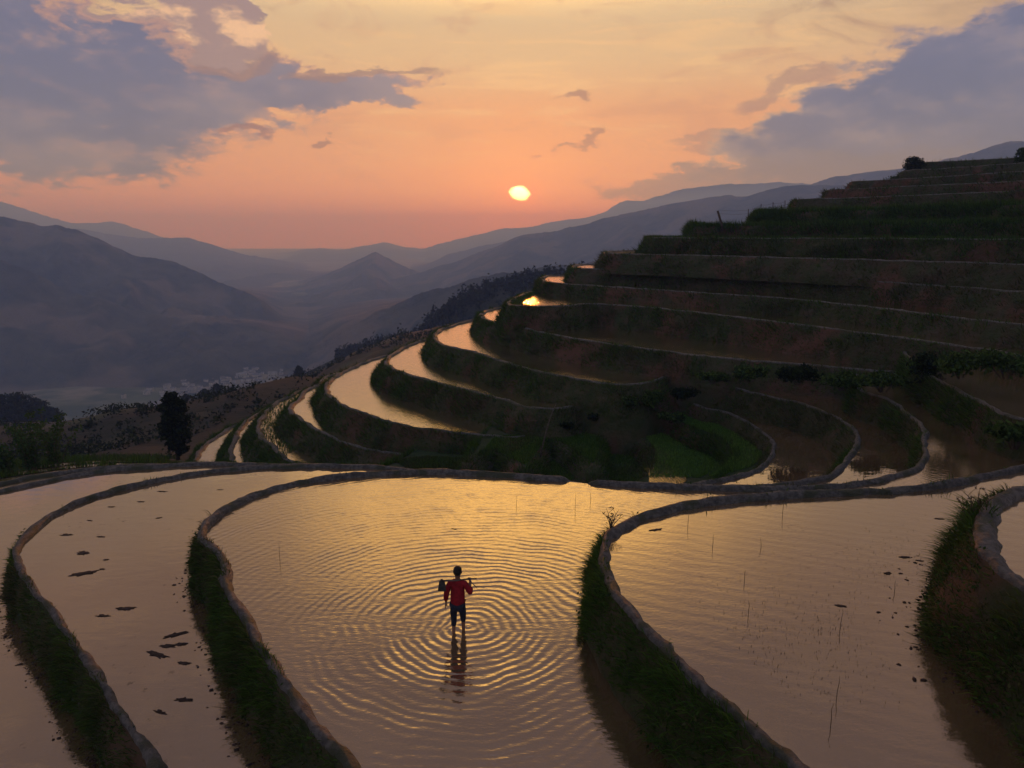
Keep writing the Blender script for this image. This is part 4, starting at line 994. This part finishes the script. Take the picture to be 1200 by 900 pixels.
for (px, py) in [(843, 249), (877, 249), (892, 243), (906, 241), (920, 239)]:
    a = np.array(PD(px, py + 5, 84 if px > 850 else 76)); b = np.array(PD(px, py - 4, 84 if px > 850 else 76))
    if px > 850:
        v, f = tube([tuple(a - fl - np.array([0, 0, .5])), tuple(b - fl)], [.04, .035], 6); mesh_obj('post', v, f, M['bark'], fence)
    if prev is not None:
        for fr_ in (.15, .6):
            s_ = prev[0] * fr_ + prev[1] * (1 - fr_); e_ = a * fr_ + b * (1 - fr_); mid = (s_ + e_) / 2 - np.array([0, 0, .08])
            v, f = tube([tuple(s_ - fl), tuple(mid - fl), tuple(e_ - fl)], [.010] * 3, 4); mesh_obj('wire', v, f, M['iron'], fence)
    prev = (a, b)
# puddles catching the sky at the bowl's near rim
def puddle(px, py, z, rx, ry, label, seed):
    q = P(px, py, z); r = random.Random(seed)
    pts = [(q[0] + math.cos(a) * rx * (1 + .3 * math.sin(3 * a + seed)), q[1] + math.sin(a) * ry * (1 + .25 * math.cos(2 * a)), z) for a in np.linspace(0, 2 * math.pi, 24, endpoint=False)]
    o = mesh_obj('puddle', pts, [list(range(24))], W_STR); structure(o)
puddle(681, 556, -5.26, .9, 1.6, '', 1)
puddle(776, 558, -4.21, .9, 1.8, '', 2)

# tall grass and crops on flat tops: rice shoots in the bowl, fringe on the green walls
def flat_grass(name, poly_px, z, n, L, W_, green, label, d_override=None, gain=1.0):
    pts = np.array([P(a, b, z) for a, b in poly_px]) if d_override is None else np.array(d_override)
    mn, mx = pts.min(0), pts.max(0); out = []
    x, y = pts[:, 0], pts[:, 1]
    while len(out) < n:
        q = rng.uniform(mn, mx, (n, 2)); ins = np.zeros(n, bool); j = len(pts) - 1
        for i in range(len(pts)):
            cnd = ((y[i] > q[:, 1]) != (y[j] > q[:, 1])) & (q[:, 0] < (x[j] - x[i]) * (q[:, 1] - y[i]) / (y[j] - y[i] + 1e-9) + x[i]); ins ^= cnd; j = i
        out += q[ins].tolist()
    q = np.array(out[:n]); base = np.concatenate([q, np.full((n, 1), z)], 1)
    nr = np.tile([0, 0, 1.0], (n, 1))
    v, f, t = blades(base, nr, L * rng.uniform(.5, 1.4, n), W_ * rng.uniform(.6, 1.3, n), tints(q, base[:, 2], green) * gain)
    stuff(mesh_obj(name, v, f, M['grass'], tint=t), label, 'grass')
flat_grass('grass', [(772,484),(812,472),(840,484),(868,494),(886,505),(900,518),(898,533),(880,547),(850,556),(830,558),(850,546),(860,533),(855,521),(838,509),(810,500)], -3.3, 26000, .17, .05, .42, 'bright green shoots on the upper field of the bowl', gain=2.0)
flat_grass('grass', [(716,503),(740,493),(765,487),(800,503),(835,515),(852,527),(850,545),(820,560),(760,560),(768,545),(768,528),(757,513),(735,504)], -4.25, 24000, .17, .05, .40, 'bright green shoots on the lower field of the bowl', gain=2.0)
flat_grass('grass', [(566,530),(580,526),(600,538),(617,545),(628,533),(632,523),(645,513),(640,508),(580,512)], -4.25, 9000, .18, .05, .3, 'grass on the small plot beside the red earth mound', gain=1.3)
flat_grass('grass', [(647,513),(666,522),(682,533),(695,543),(702,530),(700,513),(690,506),(650,508)], -4.25, 7000, .18, .05, .3, 'grass on the small pointed plot beside the bent pole', gain=1.3)
flat_grass('grass', [(702,552),(708,530),(704,514),(712,505),(735,508),(755,518),(760,530),(757,545),(740,556)], -5.3, 7000, .2, .05, .25, 'dim grass between the pointed plot and the green fields', gain=1.3)
flat_grass('grass', [(462,540),(500,536),(545,538),(545,552),(480,551)], -5.3, 9000, .2, .05, .2, 'rough grass left of the bowl below the spur walls')
flat_grass('grass', [(545,556),(560,540),(600,545),(640,550),(640,528),(700,548),(760,550),(750,566),(600,560)], -5.3, 16000, .2, .05, .22, 'short grass on the darkest floor of the bowl', gain=1.3)
flat_grass('grass', [(-100,548),(0,541),(60,536),(130,534),(190,534),(210,538),(150,540),(60,548),(-40,562),(-200,585)], -12.2, 9000, .4, .08, .3, 'tall grass beyond the left pools')
def fringe(k, a, b, n, L, W_, green, label, inset=1.2):
    c = CUR[k][a:b]; nn = normals(CUR[k])[a:b]; j = rng.integers(0, len(c), n)
    q = c[j] - nn[j] * (rng.random((n, 1)) * inset - .05) + rng.normal(size=(n, 2)) * .15
    base = np.concatenate([q, np.full((n, 1), Z[k])], 1)
    v, f, t = blades(base, np.tile([0, 0, 1.], (n, 1)), L * rng.uniform(.4, 1.4, n), W_ * rng.uniform(.6, 1.3, n), tints(q, base[:, 2], green))
    stuff(mesh_obj('grass', v, f, M['grass'], tint=t), label, 'grass')
for k, n, L, g, lb in (('hu1', 9000, .5, .4, 'tall grass fringe on the terrace with the leaning post'), ('hu2', 9000, .55, .4, 'tall grass fringe on the bright green upper wall'), ('hp6', 9000, .4, .3, 'grass fringe along the eye-level wall'), ('hu7', 2500, .3, .1, 'short grass on the topmost skyline terrace'), ('hp2', 5000, .25, .25, 'green growth on top of the tall spur wall')):
    m_ = int(len(CUR[k]) * (.9 if k != 'hp2' else .42)); fringe(k, 6, m_, n, L, .07, g, lb)
fringe('hm4', idx('hm4', 352, 457), idx('hm4', 328, 532), 2200, .25, .06, .3, 'weed tufts strewn in the crescent pool on the spur', 2.0)

# ------------------------------------------------------------------ the wading person
def skin_obj(name, verts, edges, radii, mat, parent, root_i=0, sub=2):
    me = bpy.data.meshes.new(name); me.from_pydata(verts, edges, []); me.update()
    o = link(bpy.data.objects.new(name, me), parent); me.materials.append(mat)
    sk = o.modifiers.new('skin', 'SKIN'); sk.use_smooth_shade = True; sk.branch_smoothing = .6
    if not me.skin_vertices: me.skin_vertices.new()
    for i, r_ in enumerate(radii):
        rr = r_ if isinstance(r_, tuple) else (r_, r_)
        me.skin_vertices[0].data[i].radius = rr; me.skin_vertices[0].data[i].use_root = (i == root_i)
    sb = o.modifiers.new('sub', 'SUBSURF'); sb.levels = sub; sb.render_levels = sub
    return o
per = empty('person', (FOOT[0], FOOT[1], 0)); per.rotation_euler = (0, 0, R(-4)); per.scale = (.89,) * 3
tag(per, 'person in a red jacket and dark trousers wading away with a hoe across the shoulders', 'person')
dz = -.20    # feet stand on the mud below the water
def up(v): return [(a, b, c_ + dz) for a, b, c_ in v]
bv = up([(0, 0, .93), (0, .0, 1.10), (0, .02, 1.27), (0, .03, 1.40), (0, .04, 1.50), (.0, .055, 1.575), (0, .06, 1.66), (0, .05, 1.72),       # 0-7 pelvis..crown
      (-.09, 0, .88), (-.10, .05, .50), (-.10, -.03, .10), (-.11, .07, .04),                 # left leg 8-11
      (.09, 0, .88), (.10, .12, .50), (.10, .16, .10), (.11, .26, .04),                      # right leg 12-15
      (-.17, .02, 1.40), (-.245, -.02, 1.15), (-.27, .03, .92), (-.275, .045, .84),          # left arm 16-19
      (.17, .02, 1.40), (.29, -.06, 1.20), (.27, .10, 1.36), (.265, .12, 1.42)])             # right arm 20-23
be = [(0,1),(1,2),(2,3),(3,4),(4,5),(5,6),(6,7),(0,8),(8,9),(9,10),(10,11),(0,12),(12,13),(13,14),(14,15),(3,16),(16,17),(17,18),(18,19),(3,20),(20,21),(21,22),(22,23)]
br = [(.13,.10),(.12,.09),(.15,.10),(.13,.09),(.055,.055),(.075,.085),(.085,.095),(.055,.06),.08,.055,.035,(.04,.03),.08,.055,.035,(.04,.03),.055,.042,.028,(.036,.018),.055,.042,.028,(.03,.02)]
# five fingers on each hand
def hand(base_i, tips, rad=.009):
    global bv, be, br
    b = np.array(bv[base_i])
    for t1, t2 in tips:
        i = len(bv); bv.append(tuple(b + np.array(t1))); bv.append(tuple(b + np.array(t2)))
        be.append((base_i, i)); be.append((i, i + 1)); br.append(rad); br.append(rad * .8)
hand(19, [((-.022, .03, -.05), (-.015, .02, -.095)), ((-.022, .010, -.055), (-.012, .004, -.105)), ((-.020, -.010, -.052), (-.010, -.012, -.10)), ((-.015, -.028, -.045), (-.006, -.026, -.08)), ((.02, .035, -.02), (.025, .045, -.055))])
hand(23, [((-.03, .03, .035), (-.055, .0, .045)), ((-.01, .035, .04), (-.04, .005, .055)), ((.010, .035, .04), (-.02, .005, .055)), ((.028, .03, .035), (.0, .005, .048)), ((-.03, -.02, .02), (-.05, -.005, .04))])
skin_obj('body', bv, be, br, M['skin'], per, sub=2)
# face: nose, ears, brow and jaw on the far side, hair cap behind
def ell(c_, r_, seg=16, rings=10, cut=None):
    V, F = [], []
    for i in range(rings + 1):
        th = math.pi * i / rings
        for j in range(seg):
            ph = 2 * math.pi * j / seg; V.append((c_[0] + r_[0] * math.sin(th) * math.cos(ph), c_[1] + r_[1] * math.sin(th) * math.sin(ph), c_[2] + r_[2] * math.cos(th)))
    for i in range(rings):
        for j in range(seg): F.append([i * seg + j, i * seg + (j + 1) % seg, (i + 1) * seg + (j + 1) % seg, (i + 1) * seg + j])
    return V, F
hz = 1.645 + dz
v, f = joinvf([ell((-.088, .055, hz - .01), (.014, .024, .034), 8, 6), ell((.088, .055, hz - .01), (.014, .024, .034), 8, 6), ell((0, .155, hz - .015), (.014, .022, .026), 8, 6), ell((0, .10, hz - .075), (.045, .045, .03), 10, 6)])
mesh_obj('face_features', v, f, M['skin'], per, smooth=True)
v, f = joinvf([ell((-.032, .143, hz + .01), (.012, .008, .007), 8, 6), ell((.032, .143, hz + .01), (.012, .008, .007), 8, 6)])
mesh_obj('eyes', v, f, M['hair'], per, smooth=True)
v, f = ell((0, .035, hz + .03), (.098, .112, .115), 24, 16)
v = [(a * (1 + .05 * math.sin(37 * c_ + 11 * a)), b * (1 if b < .08 else .9), c_ if c_ > hz - .055 else hz - .055 + (c_ - hz + .055) * .25) for a, b, c_ in v]
mesh_obj('hair', v, f, M['hair'], per, smooth=True)
# jacket: one continuous skinned surface with sleeves
jv = up([(0, 0, .86), (0, 0, .96), (0, .0, 1.12), (0, .02, 1.28), (0, .03, 1.40), (0, .04, 1.475),
      (-.165, .02, 1.405), (-.215, .0, 1.28), (-.25, -.02, 1.14), (-.272, .02, .95), (.165, .02, 1.405), (.235, -.03, 1.29), (.30, -.07, 1.18), (.285, .06, 1.30)])
je = [(0,1),(1,2),(2,3),(3,4),(4,5),(4,6),(6,7),(7,8),(8,9),(4,10),(10,11),(11,12),(12,13)]
jr = [(.185,.135),(.185,.135),(.175,.125),(.185,.13),(.15,.115),(.075,.075),(.085,.085),(.075,.075),(.068,.068),(.056,.056),(.085,.085),(.078,.078),(.07,.07),(.055,.055)]
skin_obj('jacket', jv, je, jr, M['jacket'], per, root_i=2, sub=2)
tv = up([(0, 0, .90), (-.09, 0, .86), (-.10, .03, .66), (-.10, .05, .48), (-.10, .0, .34), (.09, 0, .86), (.10, .06, .66), (.10, .115, .48), (.10, .13, .40)])
te = [(0,1),(1,2),(2,3),(3,4),(0,5),(5,6),(6,7),(7,8)]
skin_obj('trousers', tv, te, [(.15,.12),.095,.085,.07,.062,.095,.085,.068,.062], M['trouser'], per, sub=2)
# hoe across the shoulders
hoe = empty('hoe', (FOOT[0], FOOT[1], 0)); hoe.rotation_euler = (0, 0, R(-4)); hoe.scale = (.89,) * 3; tag(hoe, 'long-handled hoe resting across the shoulders of the wading person', 'hoe')
hz2 = 1.47 + dz
v, f = tube([(-.33, -.12, hz2 + .035), (0, -.075, hz2 + .03), (.27, .13, hz2 - .02), (.40, .22, hz2 - .06)], [.017, .017, .016, .015], 8); mesh_obj('handle', v, f, M['wood'], hoe, smooth=True)
bm = bmesh.new(); bmesh.ops.create_cube(bm, size=1)
for v_ in bm.verts:
    wdt = .19 if v_.co.z < 0 else .12
    v_.co = Vector((-.32 + v_.co.x * wdt, -.14 + v_.co.y * .025 - (.03 if v_.co.z < 0 else 0), hz2 - .07 + v_.co.z * .24))
bmesh.ops.bevel(bm, geom=bm.edges[:], offset=.008, segments=2, affect='EDGES')
me = bpy.data.meshes.new('blade'); bm.to_mesh(me); bm.free(); me.materials.append(M['iron']); link(bpy.data.objects.new('blade', me), hoe)
v, f = tube([(-.33, -.13, hz2 + .0), (-.33, -.12, hz2 + .07)], [.032, .028], 10); mesh_obj('socket', v, f, M['iron'], hoe, smooth=True)
sw = empty('switch', (FOOT[0], FOOT[1], 0)); sw.rotation_euler = (0, 0, R(-4)); sw.scale = (.89,) * 3; tag(sw, 'thin crooked stick pointing down from the raised hand of the person', 'stick')
v, f = joinvf([tube([(.26, .10, hz2 - .0), (.32, .06, hz2 - .10), (.42, .05, hz2 - .17), (.60, .05, hz2 - .19)], [.010, .009, .007, .004], 6), tube([(.36, .05, hz2 - .13), (.44, .04, hz2 - .22), (.50, .04, hz2 - .24)], [.006, .005, .003], 5)])
mesh_obj('stick', v, f, M['wood'], sw, smooth=True)

# ------------------------------------------------------------------ haze
bm = bmesh.new(); bmesh.ops.create_cube(bm, size=1)
x0, x1, y0, y1, z0, z1 = -9800, 9800, -3800, 11800, -215, HAZE_TOP
for v_ in bm.verts: v_.co = Vector((x0 if v_.co.x < 0 else x1, y0 if v_.co.y < 0 else y1, z0 if v_.co.z < 0 else z1))
me = bpy.data.meshes.new('haze'); bm.to_mesh(me); bm.free()
m, t, out = new_mat('haze_air')
pv = t.new('ShaderNodeVolumePrincipled'); pv.inputs['Color'].default_value = HAZE_COLOR + (1,)
pv.inputs['Absorption Color'].default_value = (1, 1, 1, 1); pv.inputs['Density'].default_value = HAZE_DENSITY; pv.inputs['Anisotropy'].default_value = HAZE_G
t.l.new(pv.outputs[0], out.inputs['Volume']); me.materials.append(m)
hzo = link(bpy.data.objects.new('haze', me)); hzo['kind'] = 'stuff'
